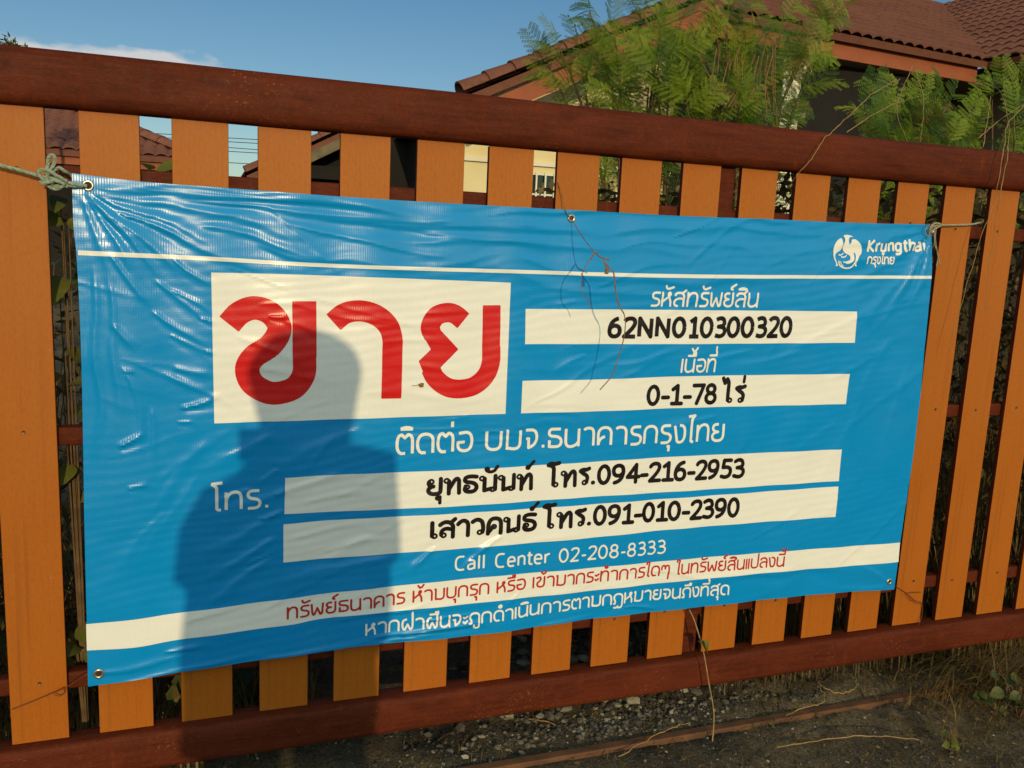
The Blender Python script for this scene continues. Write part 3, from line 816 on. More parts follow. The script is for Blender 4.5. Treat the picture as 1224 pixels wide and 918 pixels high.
DIGIT = {
    '0': (.78, ring(.31, .5, .28, .5)), '1': (.68, 'M.1,.8 L.34,1 L.34,0 M.08,0 L.58,0'),
    '2': (.74, 'M.05,.84 Q.14,1 .32,1 Q.58,1 .56,.74 Q.52,.48 .04,0 L.6,0'), '3': (.74, 'M.06,.92 Q.3,1.08 .46,.94 Q.6,.7 .42,.58 L.2,.54 Q.6,.54 .58,.26 Q.54,0 .26,0 L.04,.06'),
    '4': (.78, 'M.5,0 L.5,1 L.04,.3 L.68,.3'), '5': (.74, 'M.54,1 L.16,1 L.12,.58 Q.56,.66 .56,.32 Q.54,0 .22,0 L.05,.05'),
    '6': (.76, 'M.5,1 Q.1,.9 .06,.35 Q.06,0 .32,0 Q.58,.02 .58,.32 Q.56,.6 .32,.6 Q.14,.58 .08,.42'),
    '7': (.72, 'M.04,1 L.6,1 L.24,0'), '8': (.76, ring(.31, .77, .22, .23) + ' ' + ring(.31, .27, .27, .27)),
    '9': (.76, 'M.12,0 Q.54,.1 .56,.65 Q.56,1 .3,1 Q.04,.98 .04,.68 Q.06,.4 .3,.4 Q.48,.42 .54,.58'),
    '-': (.50, 'M.06,.36 L.36,.36'), 'N': (.92, 'M.06,0 L.06,1 L.66,0 L.66,1'), '.': (.38, 'M.10,.07 L.13,.07'), ' ': (.42, ''),
    'C': (.78, 'M.58,.98 L.34,1 Q.02,.98 .04,.5 Q.02,.02 .34,0 L.58,.02'), 'a': (.68, 'M.08,.68 Q.46,.76 .46,.46 L.46,0 M.46,.4 Q.04,.44 .04,.2 Q.04,0 .2,0 Q.36,.02 .46,.12'),
    'l': (.30, 'M.06,1.02 L.06,0'), 'e': (.68, 'M.06,.36 L.5,.36 Q.5,.7 .28,.7 Q.04,.7 .04,.34 Q.04,0 .28,0 L.46,.02'), 'n': (.66, 'M.06,.7 L.06,0 M.06,.52 Q.14,.7 .28,.7 Q.48,.7 .48,.46 L.48,0'),
    't': (.46, 'M.14,.95 L.14,.16 Q.14,0 .3,0 L.36,.01 M.0,.7 L.34,.7'), 'r': (.48, 'M.06,.7 L.06,0 M.06,.46 Q.12,.7 .36,.7'),
    'K': (.74, 'M.06,1 L.06,0 M.56,1 L.1,.5 L.58,0'), 'u': (.70, 'M.06,.7 L.06,.24 Q.06,0 .26,0 Q.4,.02 .48,.2 M.48,.7 L.48,0'),
    'g': (.70, 'M.48,.7 L.48,-.04 Q.46,-.26 .24,-.26 L.08,-.24 M.48,.6 Q.04,.84 .04,.36 Q.04,.02 .26,.04 Q.4,.06 .48,.2'),
    'h': (.66, 'M.06,1.02 L.06,0 M.06,.52 Q.14,.7 .28,.7 Q.48,.7 .48,.46 L.48,0'), 'i': (.30, 'M.06,.7 L.06,0 M.06,.92 L.06,.95'),
}
LOOPED = {  # looped Thai, for the black handbill lines; a leading '~' path is drawn thin
    'ท': (1.02, 'M.22,.8 L.22,0 M.22,.25 L.52,.84 Q.7,1.08 .78,.8 L.8,0', ring(.09, .85, .13)),
    'ย': (.96, 'M.08,.82 Q.02,.56 .32,.52 M.3,.52 Q.04,.44 .06,.24 Q.1,.02 .4,.02 Q.72,.02 .72,.24 L.72,1', ring(.20, .84, .13)),
    'ธ': (.98, 'M.74,1.0 Q.3,1.1 .12,.95 Q.0,.72 .3,.66 Q.76,.6 .76,.3 Q.74,.02 .4,.02 Q.1,.02 .1,.24 L.14,.4', ring(.26, .34, .10)),
    'น': (1.06, 'M.22,.84 L.22,.06 L.56,.16 M.82,1 L.82,.12', ring(.08, .86, .13) + ' ' + ring(.68, .12, .13)),
    'โ': (.62, 'M-.2,1.46 Q-.04,1.62 .16,1.5 L.42,1.56 M-.2,1.46 Q.12,1.4 .12,1.15 L.12,.16', ring(.25, .13, .13)),
    'ไ': (.62, 'M-.24,1.62 L-.1,1.3 L.04,1.56 Q.16,1.4 .16,1.2 L.16,.14', ring(.29, .13, .13)),
    'ร': (.80, 'M.1,.94 Q.3,1.06 .44,.98 L.64,1.06 M.1,.92 L.32,.72 Q.56,.6 .56,.4 L.52,.14', ring(.39, .13, .13)),
    'เ': (.50, 'M.12,1 L.12,.14', ring(.25, .13, .13)),
    'ส': (1.04, 'M.12,.2 Q.1,.58 .44,.58 L.76,.5 M.05,.84 Q.3,1.1 .6,.95 Q.78,.82 .78,.6 L.78,0 M.62,.92 L.88,1.16', ring(.25, .15, .13)),
    'า': (.80, 'M.02,.8 Q.28,1.14 .52,.9 Q.6,.8 .6,.6 L.6,0', ''),
    'ว': (.84, 'M.05,.86 Q.35,1.12 .58,.84 Q.7,.5 .62,.14', ring(.48, .14, .13)),
    'ค': (1.04, 'M.1,0 L.1,.5 Q.14,1 .46,1 Q.82,1 .82,.6 L.82,0 M.1,.04 L.34,.42', ring(.42, .46, .12)),
}
LMARK = {'ั': ('M-.5,1.36 Q-.3,1.2 -.06,1.36 L.1,1.62', ring(-.48, 1.46, .09)), '์': ('M-.1,1.5 L.14,1.78', ring(-.2, 1.42, .09)),
         '่': ('M-.02,1.36 L.0,1.72', ''), 'ุ': ('M-.02,-.18 L-.02,-.58', ring(-.14, -.26, .09))}


def layout(text, looped=False, dscale=1.0):
    """-> strokes in text space (x height = 1), total width; strokes carry a weight factor"""
    x = 0; out = []; last = 0; up = 0
    text = text.replace('ำ', 'ํา')
    for ch in text:
        if ch in MARK:
            dy = 0
            if ch in '่้์':
                dy = up
            d = LMARK[ch] if looped and ch in LMARK else (MARK[ch], '')
            for k, pth in enumerate(d):
                for P in path(pth): out.append(([(q[0] + last, q[1] + dy) for q in P], 0.6 if k else (.8 if looped else 1)))
            if ch in 'ิีึืั': up = .34
            if ch == '่' and looped: pass
            continue
        up = 0
        if looped and ch in LOOPED:
            adv, d, lp = LOOPED[ch]; sc = 1
            for P in path(d): out.append(([(q[0] + x, q[1]) for q in P], 1))
            for P in path(lp): out.append(([(q[0] + x, q[1]) for q in P], .5))
        elif ch in PLAIN and not (looped and ch in '. '):
            adv, d = PLAIN[ch]; sc = 1
            for P in path(d): out.append(([(q[0] + x, q[1]) for q in P], 1))
        else:
            adv, d = DIGIT[ch]; sc = dscale; adv = adv * sc
            for P in path(d): out.append(([(q[0] * sc + x, q[1] * sc) for q in P], 1))
        last = x + adv - .24 * sc; x += adv
    return out, x - .24


def text_print(name, text, base, xh_px, weight, mat, looped=False, dscale=1.0, cell=0.0011, shear=0.0, label=None, off=0.0013, butt=False):
    """text along base pixels (baseline, left to right); xh_px = x height in px at the left and right end"""
    st, wd = layout(text, looped, dscale)
    Bp = P2(base); L_ = sum(np.hypot(*(b - a)) for a, b in zip(Bp[:-1], Bp[1:]))
    mpp0 = np.hypot(*(P2([(base[0][0], base[0][1] - xh_px[0])])[0] - Bp[0])); mpp1 = np.hypot(*(P2([(base[-1][0], base[-1][1] - xh_px[1])])[0] - Bp[-1]))
    sx = L_ / wd; xh = (mpp0 + mpp1) / 2
    # metres, unbent
    strokes = [([(px * sx + shear * py * xh, py * xh) for px, py in P], weight * xh / 2 * k, butt) for P, k in st]
    allp = np.array([q for P, _, _ in strokes for q in P]); m = weight * xh
    u = np.arange(allp[:, 0].min() - m, allp[:, 0].max() + m, cell); v = np.arange(allp[:, 1].min() - m, allp[:, 1].max() + m, cell)
    pts, faces = march(sd_strokes(strokes, u, v), u, v)
    t_ = pts[:, 0] / L_
    cb = along(Bp, np.clip(t_, 0, 1))
    cb[:, 0] += (pts[:, 0] - np.clip(pts[:, 0], 0, L_))
    sc = np.interp(t_, [0, 1], [mpp0, mpp1]) / xh
    q = np.stack([cb[:, 0], cb[:, 1] + pts[:, 1] * sc], -1)
    return print_mesh(name, q, faces, mat, off, label)


text_print('printed_text', 'รหัสทรัพย์สิน', [(775, 364.8), (840, 365.4), (900.5, 366.0)], (15.5, 15.5), .17, M_WHITE, shear=.05)
text_print('printed_text', '62NN010300320', [(724.5, 401.6), (830, 401.4), (939.5, 401.0)], (21.4, 21.4), .24, M_BLACK, butt=True)
text_print('printed_text', 'เนื้อที่', [(811, 443.6), (851, 443)], (14.6, 14.6), .17, M_WHITE, shear=.05)
text_print('printed_text', '0-1-78 ไร่', [(770.5, 482.2), (884, 479.4)], (17.5, 17.5), .275, M_BLACK, looped=True, dscale=1.2)
text_print('printed_text', 'ติดต่อ บมจ.ธนาคารกรุงไทย', [(473, 541.6), (530, 538.8), (579, 536.4), (700, 531.4), (861, 525.2)], (22.6, 19.6), .16, M_WHITE, butt=True)
text_print('printed_text', 'โทร.', [(256.5, 608), (319, 604.6)], (20.7, 20.2), .17, M_WHITE, butt=True)
text_print('printed_text', 'ยุทธนันท์  โทร.094-216-2953', [(509, 589.5), (570, 586), (631, 582.2), (707, 576.6), (883, 567.8)], (18.0, 17.0), .275, M_BLACK, looped=True, dscale=1.16)
text_print('printed_text', 'เสาวคนธ์ โทร.091-010-2390', [(512, 641.3), (570, 637), (632, 631.6), (700, 625.2), (877, 614.2)], (18.0, 17.0), .275, M_BLACK, looped=True, dscale=1.16)
text_print('printed_text', 'Call Center 02-208-8333', [(542, 679.4), (610, 674), (790, 658.7)], (15.6, 14.6), .145, M_WHITE, butt=True)
text_print('printed_text', 'ทรัพย์ธนาคาร ห้ามบุกรุก หรือ เข้ามากระทำการใดๆ ในทรัพย์สินแปลงนี้', [(343.5, 737), (420, 727), (493, 716.8), (593, 705.3), (640, 699.6), (730, 691), (805, 684), (933, 674.3)], (12.6, 10.6), .185, M_DRED, cell=.0009)
text_print('printed_text', 'หากฝ่าฝืนจะถูกดำเนินการตามกฎหมายจนถึงที่สุด', [(436.5, 756), (477, 750.6), (590, 739.3), (645.5, 730.6), (741.5, 718), (800, 713), (867, 708)], (12.2, 10.6), .19, M_WHITE, cell=.0009)
text_print('printed_text', 'Krungthai', [(1033, 300.8), (1100.5, 299.6)], (13.6, 13.6), .22, M_WHITE, cell=.0009, shear=.03, butt=True)
text_print('printed_text', 'กรุงไทย', [(1032.5, 314.6), (1064.6, 315.2)], (7.6, 7.6), .24, M_WHITE, cell=.0007)

# big red word: three thick letters
def zp(pts): return P2([(240 + x / 3.221, 320 + y / 3.221) for x, y in pts])
kpx = 1 / 3.221 * float((at(430, 420, YB) - CAM) @ RM[2]) / F_PX
big = [
    [[(108, 215), (150, 172), (205, 153), (262, 170), (297, 212), (297, 252), (262, 300), (205, 338), (178, 385), (196, 440), (250, 474), (300, 478), (360, 456), (394, 405), (397, 340)], [(397, 342), (397, 250), (396, 127)], 43, 44],
    [[(508, 208), (552, 174), (610, 164), (670, 180), (715, 218), (733, 268), (733, 330)], [(733, 328), (732, 400), (729, 500)], 40, 40],
    [[(1006, 203), (975, 178), (942, 171), (902, 184), (879, 222), (884, 250)], [(882, 246), (890, 262)], 38, 36],
    [[(878, 384), (900, 424), (944, 456), (996, 463), (1050, 450), (1092, 412), (1111, 362), (1113, 300)], [(1112, 302), (1114, 230), (1115, 143)], 38, 37],
]
strokes = []
for curve, stem, w1, w2 in big:
    c = [tuple(q) for q in catmull(zp(curve), 6)]
    strokes.append((c, w1 * kpx, True)); strokes.append(([tuple(q) for q in zp(stem)], w2 * kpx, True))
al = np.array([q for P, _, _ in strokes for q in P])
u = np.arange(al[:, 0].min() - .06, al[:, 0].max() + .06, .0022); v = np.arange(al[:, 1].min() - .06, al[:, 1].max() + .06, .0022)
f = sd_strokes(strokes, u, v)
cor = zp([(934, 312)])[0]; c2 = zp([(873, 369)])[0]
U, V = np.meshgrid(u, v, indexing='ij')
for tri in ([(845, 248), (918, 238), (987, 312), (914, 384), (930, 412), (868, 420), (850, 396), (834, 357), (881, 312)],):
    f = np.minimum(f, sd_poly(zp(tri), U, V))
pts, faces = march(f, u, v)
print_mesh('large_red_letters', pts, faces, M_RED, .0013)

# winged emblem in the upper right corner
def ep(pts): return P2([(980 + x / 8.16, 270 + y / 8.16) for x, y in pts])
em = [
    [(110, 262), (112, 210), (135, 165), (165, 132), (195, 120), (203, 145), (206, 172), (200, 205), (178, 240), (150, 256), (128, 288), (138, 350), (148, 385), (124, 388), (132, 368), (118, 322), (107, 284)],
    [(213, 97), (235, 87), (268, 90), (292, 98), (306, 112), (285, 107), (270, 116), (262, 140), (264, 165), (272, 195), (300, 250), (310, 290), (302, 332), (270, 362), (230, 368), (224, 350), (262, 336), (274, 302), (262, 284), (232, 270), (208, 240), (204, 205), (218, 168), (228, 140), (224, 114)],
    [(288, 136), (318, 130), (350, 152), (375, 190), (383, 230), (376, 270), (356, 295), (336, 330), (322, 370), (330, 390), (312, 390), (309, 350), (324, 300), (318, 268), (290, 248), (270, 200), (276, 172), (286, 160)],
]
es = [([(160, 345), (164, 380), (198, 405), (245, 411), (288, 392), (316, 340)], 7), ([(165, 282), (185, 284), (206, 268)], 6), ([(190, 302), (215, 304), (236, 290)], 6), ([(176, 350), (182, 374), (198, 390)], 5), ([(205, 352), (232, 352), (262, 340)], 6)]
kp8 = 1 / 8.16 * float((at(1010, 300, YB) - CAM) @ RM[2]) / F_PX
al = np.array(ep([(95, 75), (395, 425)])); u = np.arange(al[:, 0].min(), al[:, 0].max(), .0007); v = np.arange(al[:, 1].min(), al[:, 1].max(), .0007)
U, V = np.meshgrid(u, v, indexing='ij')
f = sd_strokes([([tuple(q) for q in catmull(ep(p), 5)], w * kp8, False) for p, w in es], u, v)
for P in em: f = np.minimum(f, sd_poly([tuple(q) for q in catmull(ep(P + P[:1]), 3)], U, V))
pts, faces = march(f, u, v); print_mesh('winged_emblem', pts, faces, M_WHITE, .0013)


# eyelets
def eyelet(px, py, r=.0088):
    c = at(px, py, YB)[[0, 2]]; P = surf(np.array([c[0]]), np.array([c[1]]))[0]
    b = MB(); n = 24; vs = []; fs = []
    for i in range(n):
        a = 2 * math.pi * i / n
        for k in range(8):
            t_ = 2 * math.pi * k / 8; rr = r + .0032 * math.cos(t_)
            vs.append((P[0] + rr * math.cos(a), P[1] - .0012 - .0018 * math.sin(t_), P[2] + rr * math.sin(a)))
    for i in range(n):
        for k in range(8): fs.append((i * 8 + k, i * 8 + (k + 1) % 8, ((i + 1) % n) * 8 + (k + 1) % 8, ((i + 1) % n) * 8 + k))
    b.add(vs, fs)
    b.add([(P[0] + r * math.cos(2 * math.pi * i / n), P[1] - .0009, P[2] + r * math.sin(2 * math.pi * i / n)) for i in range(n)], [tuple(range(n))], 1)
    o = b.build('eyelet', [M_GROM, M_HOLE], banner, smooth=True); o.matrix_parent_inverse = BI
    return P


EY_TL = eyelet(105.5, 222); EY_TC = eyelet(682.5, 261, .0075); EY_BL = eyelet(119, 802); EY_BR = eyelet(1059.5, 693.5, .0075); EY_TR = eyelet(1112.5, 276, .006)


# ------------------------------------------------------------------ ropes, wires and twigs on the gate
def pxline(pts): return [Vector(at(x, y, Y)) for x, y, Y in pts]


def twisted(b, P, r, turns=150, strands=3):
    r = r * 1.2
    P = [Vector(p) for p in catmull([tuple(q) for q in P], 14)]
    for s in range(strands):
        out = []; acc = 0
        for i, p in enumerate(P):
            if i: acc += (p - P[i - 1]).length
            d = (P[min(i + 1, len(P) - 1)] - P[max(i - 1, 0)]).normalized()
            a = d.cross(Vector((.1, .2, 1))).normalized(); c = d.cross(a)
            th = acc * turns + s * 2 * math.pi / strands
            out.append(p + (a * math.cos(th) + c * math.sin(th)) * r * .5)
        b.tube(out, r * .62, 6)


b = MB()
twisted(b, pxline([(-40, 186, -.03), (0, 197.5, -.030), (24, 203.5, -.030), (46, 210, -.032), (62, 213, -.036), (84, 219, -.034), (104, 222.5, -.030)]), .0030)
twisted(b, pxline([(104, 223.5, -.022), (86, 222, -.030), (64, 222, -.034), (50, 213, -.036), (46, 205, -.038), (56, 203, -.042), (68, 210, -.044), (80, 217, -.038)]), .0030)
twisted(b, pxline([(56, 208, -.036), (57, 198, -.036), (58, 189, -.036), (62, 185, -.036), (65.5, 189, -.036), (64, 197, -.036), (60, 204, -.036), (56, 214, -.038), (64, 220, -.040)]), .0029)
twisted(b, pxline([(62, 206, -.03), (70, 200.5, -.028), (78, 205, -.026), (84, 209, -.010), (92, 214, -.006)]), .0027)
twisted(b, pxline([(48, 217, -.036), (54, 219, -.044), (66, 216, -.046), (76, 221, -.04), (66, 226, -.036), (56, 221, -.034)]), .0029)
tag(b.build('rope', M_ROPE, smooth=True), 'grey green knotted rope tying the upper left corner of the banner', 'rope')

b = MB()
twisted(b, pxline([(1111, 277, -.022), (1115, 271, -.03), (1122, 269.5, -.03), (1140, 269, -.016), (1161, 268.2, -.012), (1172, 266, .02)]), .0024)
twisted(b, pxline([(1110, 282, -.024), (1112, 272, -.034), (1118, 267, -.036), (1125, 269, -.03), (1118, 273, -.028), (1112, 278, -.03)]), .0024)
b.tube([tuple(q) for q in catmull([tuple(p) for p in pxline([(1119, 272, -.03), (1118, 284, -.032), (1120, 300, -.03), (1124, 318, -.028)])], 6)], .0014, 5)
b.tube([tuple(q) for q in catmull([tuple(p) for p in pxline([(1117, 272, -.03), (1117, 290, -.03), (1121, 306, -.028), (1119, 319, -.026)])], 6)], .0012, 5)
b.tube([tuple(q) for q in catmull([tuple(p) for p in pxline([(1110, 284, -.03), (1106, 276, -.034), (1111, 268, -.034)])], 6)], .0014, 5)
tag(b.build('twine', M_TWINE, smooth=True), 'pale frayed twine tying the upper right corner of the banner', 'twine')

b = MB()
wire = pxline([(664.5, 213, .008), (668, 222, -.004), (672, 234, -.012), (675.5, 250, -.02), (680, 258, -.024), (684, 263, -.026), (697, 284, -.10), (711, 301.5, -.16)])
b.tube(catmull([tuple(p) for p in wire], 6), .0012, 5)
b.tube(catmull([tuple(p) for p in pxline([(705, 311, -.17), (711.5, 301.5, -.165), (716, 306, -.17), (729, 311, -.18)])], 6), .0019, 5)
b.tube(catmull([tuple(p) for p in pxline([(721, 311, -.18), (728, 320, -.185), (733, 325, -.19), (734.5, 335, -.19), (737, 355, -.19), (741, 367, -.19), (746, 376, -.19), (747.5, 388, -.19), (745.5, 405, -.19), (741, 420, -.18), (736, 438, -.18), (731, 450, -.17), (717, 466, -.165)])], 5), [.0018] * 30 + [.0013] * 31, 5)
b.tube(catmull([tuple(p) for p in pxline([(722, 313, -.18), (725, 322, -.185), (724.5, 327.5, -.185)])], 5), [.002] * 5 + [.005] * 6, 5)
b.tube(catmull([tuple(p) for p in pxline([(707, 308, -.17), (698, 322, -.175), (695, 336, -.175), (697, 350, -.175), (703, 358, -.175), (707, 368, -.175)])], 5), .0011, 5)
tag(b.build('hanging_twig', M_TWIG, smooth=True), 'thin dry twig hanging by a wire from the middle eyelet of the banner', 'twig')

b = MB()
b.tube(catmull([tuple(p) for p in pxline([(14.5, 848, -.004), (40, 838, -.006), (66, 827, -.008), (80, 821, -.006), (100, 808, -.02), (118, 802, -.02)])], 6), .0011, 5)
b.tube(catmull([tuple(p) for p in pxline([(66, 828, -.010), (75, 823, -.012), (77, 828, -.01), (71, 832, -.01), (65, 830, -.01)])], 6), .0010, 5)
tag(b.build('tie_wire', M_WIRE, smooth=True), 'thin rusty wire across the leftmost orange slat near its foot', 'wire')
b = MB()
b.tube(catmull([tuple(p) for p in pxline([(1060, 694, -.02), (1066, 699, -.012), (1074, 703, -.008), (1085, 710, -.008), (1094, 718, -.008), (1102, 721.5, -.006), (1102, 735, -.006), (1098, 748, -.012)])], 6), .0012, 5)
b.tube(catmull([tuple(p) for p in pxline([(1085, 712, -.008), (1087, 709, -.01), (1101, 708, -.006)])], 6), .0010, 5)
b.tube(catmull([tuple(p) for p in pxline([(1084, 710, -.009), (1090, 718, -.010), (1101, 722, -.008)])], 6), .0010, 5)
tag(b.build('tie_wire', M_WIRE, smooth=True), 'twisted rusty wire leading from the lower right corner of the banner', 'wire')

# scrap of dead leaf stuck on the letter panel
b = MB(); c = at(501, 459, YB)[[0, 2]]; P = surf(np.array([c[0]]), np.array([c[1]]), .003)[0]
b.add([P + np.array(q) for q in ((-.007, 0, .002), (.001, -.004, .006), (.008, -.002, .005), (.006, -.004, -.004), (-.001, 0, -.006), (.002, -.006, 0))], [(0, 4, 5), (0, 5, 1), (1, 5, 2), (2, 5, 3), (3, 5, 4)])
b.tube([P + np.array((-.006, -.001, -.001)), P + np.array((-.022, -.001, -.001))], .0006, 4)
tag(b.build('dead_leaf', M_TWIG), 'tiny brown scrap of leaf stuck beside the last big red letter', 'leaf')

# ------------------------------------------------------------------ houses
def bisected(o, planes):
    bm = bmesh.new(); bm.from_mesh(o.data)
    for co, no in planes:
        bmesh.ops.bisect_plane(bm, geom=bm.verts[:] + bm.edges[:] + bm.faces[:], plane_co=Vector(co), plane_no=Vector(no), clear_outer=True)
    bm.to_mesh(o.data); bm.free(); return o


def tiled(name, O, U, V, L_, D_, mat, parent, planes=(), cw=.11, rh=.30, amp=.022, step=.018):
    """tiled roof plane: eave from O along unit U for L_, up the slope along unit V for D_"""
    O, U, V = Vector(O), Vector(U).normalized(), Vector(V).normalized(); Nn = U.cross(V).normalized()
    if Nn.z < 0: Nn = -Nn
    nc = int(L_ / cw * 6); nr = int(D_ / rh) + 1; vs = []; fs = []
    for r in range(nr):
        jit = random.uniform(-.012, .012)
        for e, (dv, dz) in enumerate(((0, step), (1.03, 0))):
            for c in range(nc + 1):
                x = c * cw / 6; ph = (x / cw) % 1
                z = amp * (abs(math.sin(math.pi * ph)) ** .8)
                vs.append(O + U * (x + jit) + V * ((r + dv) * rh) + Nn * (z + dz))
        b0 = r * 2 * (nc + 1)
        for c in range(nc): fs.append((b0 + c, b0 + c + 1, b0 + nc + 1 + c + 1, b0 + nc + 1 + c))
        # lower lip
        k = len(vs)
        for c in range(nc + 1): vs.append(vs[b0 + c] - Nn * .018)
        for c in range(nc): fs.append((k + c, k + c + 1, b0 + c + 1, b0 + c))
        # keep row stride constant
        vs_row = vs[k:]; del vs[k:]
        lips.append((b0, vs_row, nc)) if False else None
        fs = [f for f in fs if max(f) < k]
        lipv.extend(vs_row); lipf.extend([(len(lipv) - nc - 1 + c, len(lipv) - nc - 1 + c + 1, ('r', b0 + c + 1), ('r', b0 + c)) for c in range(nc)])
    n0 = len(vs); vs += lipv
    for f in lipf: fs.append(tuple(q[1] if isinstance(q, tuple) else n0 + q for q in f))
    lipv.clear(); lipf.clear()
    b = MB(); b.add(vs, fs)
    # closed underside so that the plane has depth
    th = .07
    c4 = [O - Nn * .012, O + U * L_ - Nn * .012, O + U * L_ + V * (nr * rh) - Nn * .012, O + V * (nr * rh) - Nn * .012]
    b.add(c4 + [q - Nn * th for q in c4], [(0, 1, 2, 3), (7, 6, 5, 4), (0, 4, 5, 1), (1, 5, 6, 2), (2, 6, 7, 3), (3, 7, 4, 0)])
    return bisected(b.build(name, mat, parent), planes)


lipv, lipf, lips = [], [], []


def ridge(name, A, B, r, mat, parent, n=None, ln=.30):
    A, B = Vector(A), Vector(B); d = (B - A); Ln = d.length; d.normalize()
    sd = d.cross(Vector((0, 0, 1))).normalized(); up = sd.cross(d).normalized()
    n = n or max(int(Ln / ln), 1); b = MB()
    for i in range(n):
        p0 = A + d * (i * Ln / n); p1 = A + d * ((i + 1.08) * Ln / n)
        vs = []
        for p, rr in ((p0, r * 1.12), (p1, r * .9)):
            for q in (rr, rr - .02):
                for k in range(9):
                    a = math.pi * k / 8; vs.append(p + sd * (q * math.cos(a)) + up * (q * math.sin(a) * .8))
        fs = []
        for k in range(8):
            fs.append((k, k + 1, 18 + k + 1, 18 + k)); fs.append((9 + k, 27 + k, 27 + k + 1, 9 + k + 1)); fs.append((k, 9 + k, 9 + k + 1, k + 1)); fs.append((18 + k, 18 + k + 1, 27 + k + 1, 27 + k))
        b.add(vs, fs)
    return b.build(name, mat, parent, smooth=False)


def A3(p): return np.array(p, float)


# --- main house, right
house = tag(empty('tiled_house'), 'cream house with terracotta tiled roofs behind the bushes, on the right', 'house')
k = 1.80                                          # farther along the same sight lines: eave a bit over 3 m up
E0 = CAM + (atz(905, 19, 2.45) - CAM) * k; E1 = CAM + (atz(1181, 73, 2.45) - CAM) * k
ua = Vector(E1 - E0).normalized(); ua.z = 0; ua.normalize()
va = Vector((-ua.y, ua.x, 0)); slope = math.tan(R(27)); va = Vector((va.x, va.y, slope)).normalized()
E0v = Vector(E0) - ua * .45; E1v = Vector(E1)
vdir = Vector((ua.x * .35 + va.x * 1.0, ua.y * .35 + va.y * 1.0, 0)).normalized()
# valley between roof A and roof B: plane holding the valley line and the vertical
Bu = Vector((0.12, -1, 0)).normalized()          # eave of the right wing runs towards the street
Bv = Vector((1, 0.12, slope)).normalized()
vl = (Vector((ua.y, -ua.x, 0)) * -1 + Vector((Bv.x, Bv.y, 0)).normalized()).normalized()
vn = Vector((-vl.y, vl.x, 0))                    # points to the left of the valley
tiled('roof', E0v, ua, va, 9, 4.6, M_TILE, house, [(E1v, -vn)], amp=.034, cw=.155)
tiled('roof', E1v + Bu * 3.2, -Bu, Bv, 9, 4.6, M_TILE, house, [(E1v, vn)], amp=.034, cw=.155)
dn = Vector((0, 0, -1)); inn = Vector((-ua.y, ua.x, 0))
b = MB(); b.beam(E0v + inn * .12 + dn * .125, E1v + inn * .12 + dn * .125 - ua * .02, .03, .21); b.build('fascia', M_FASCIA, house, bevel=.004)
b = MB(); b.beam(E1v + Bv * .14 + Bu * .1 + dn * .15, E1v + Bv * .14 + Bu * 3 + dn * .15, .03, .26); b.build('fascia', M_FASCIA, house, bevel=.004)
b = MB(); c0 = E0v + inn * .135 + dn * .235; c1 = E1v + inn * .135 + dn * .235 + ua * 1
b.add([c0, c1, c1 + inn * 2.2, c0 + inn * 2.2, c0 + dn * -.03, c1 + dn * -.03, c1 + inn * 2.2 + dn * -.03, c0 + inn * 2.2 + dn * -.03], [(0, 1, 2, 3), (7, 6, 5, 4), (0, 4, 5, 1), (3, 2, 6, 7)])
b.build('soffit', M_SOFFIT, house)
w0 = E0v + inn * 2.2; w1 = E1v + inn * 2.2 + ua * 3
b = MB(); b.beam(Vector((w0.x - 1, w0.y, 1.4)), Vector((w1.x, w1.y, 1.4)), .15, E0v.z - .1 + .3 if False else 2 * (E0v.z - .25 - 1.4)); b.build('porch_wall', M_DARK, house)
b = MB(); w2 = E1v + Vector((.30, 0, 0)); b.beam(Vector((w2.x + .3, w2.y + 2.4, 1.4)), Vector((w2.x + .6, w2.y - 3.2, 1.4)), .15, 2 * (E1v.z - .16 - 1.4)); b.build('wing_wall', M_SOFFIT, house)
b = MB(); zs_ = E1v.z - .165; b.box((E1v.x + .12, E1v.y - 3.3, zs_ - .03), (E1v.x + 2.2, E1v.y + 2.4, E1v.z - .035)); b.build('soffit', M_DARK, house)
# porch column with moulded capital
cx = CAM + (at(937, 125, 3.0) - CAM) * ((E0[1] + .55 - CAM[1]) / (3.0 - CAM[1])); cs = .115; b = MB()
topz = c0.z
prof = [(cs, -.2), (cs, topz - .62), (cs + .05, topz - .60), (cs + .05, topz - .55), (cs, topz - .53), (cs, topz - .22), (cs + .04, topz - .20), (cs + .07, topz - .12), (cs + .07, topz - .005)]
vs = []; fs = []
for r_, z in prof:
    for sx_, sy_ in ((-1, -1), (1, -1), (1, 1), (-1, 1)): vs.append((cx[0] + sx_ * r_, cx[1] + sy_ * r_, z))
for i in range(len(prof) - 1):
    for q in range(4): fs.append((i * 4 + q, i * 4 + (q + 1) % 4, i * 4 + 4 + (q + 1) % 4, i * 4 + 4 + q))
b.add(vs, fs); b.build('column', M_CREAM2, house, bevel=.006)
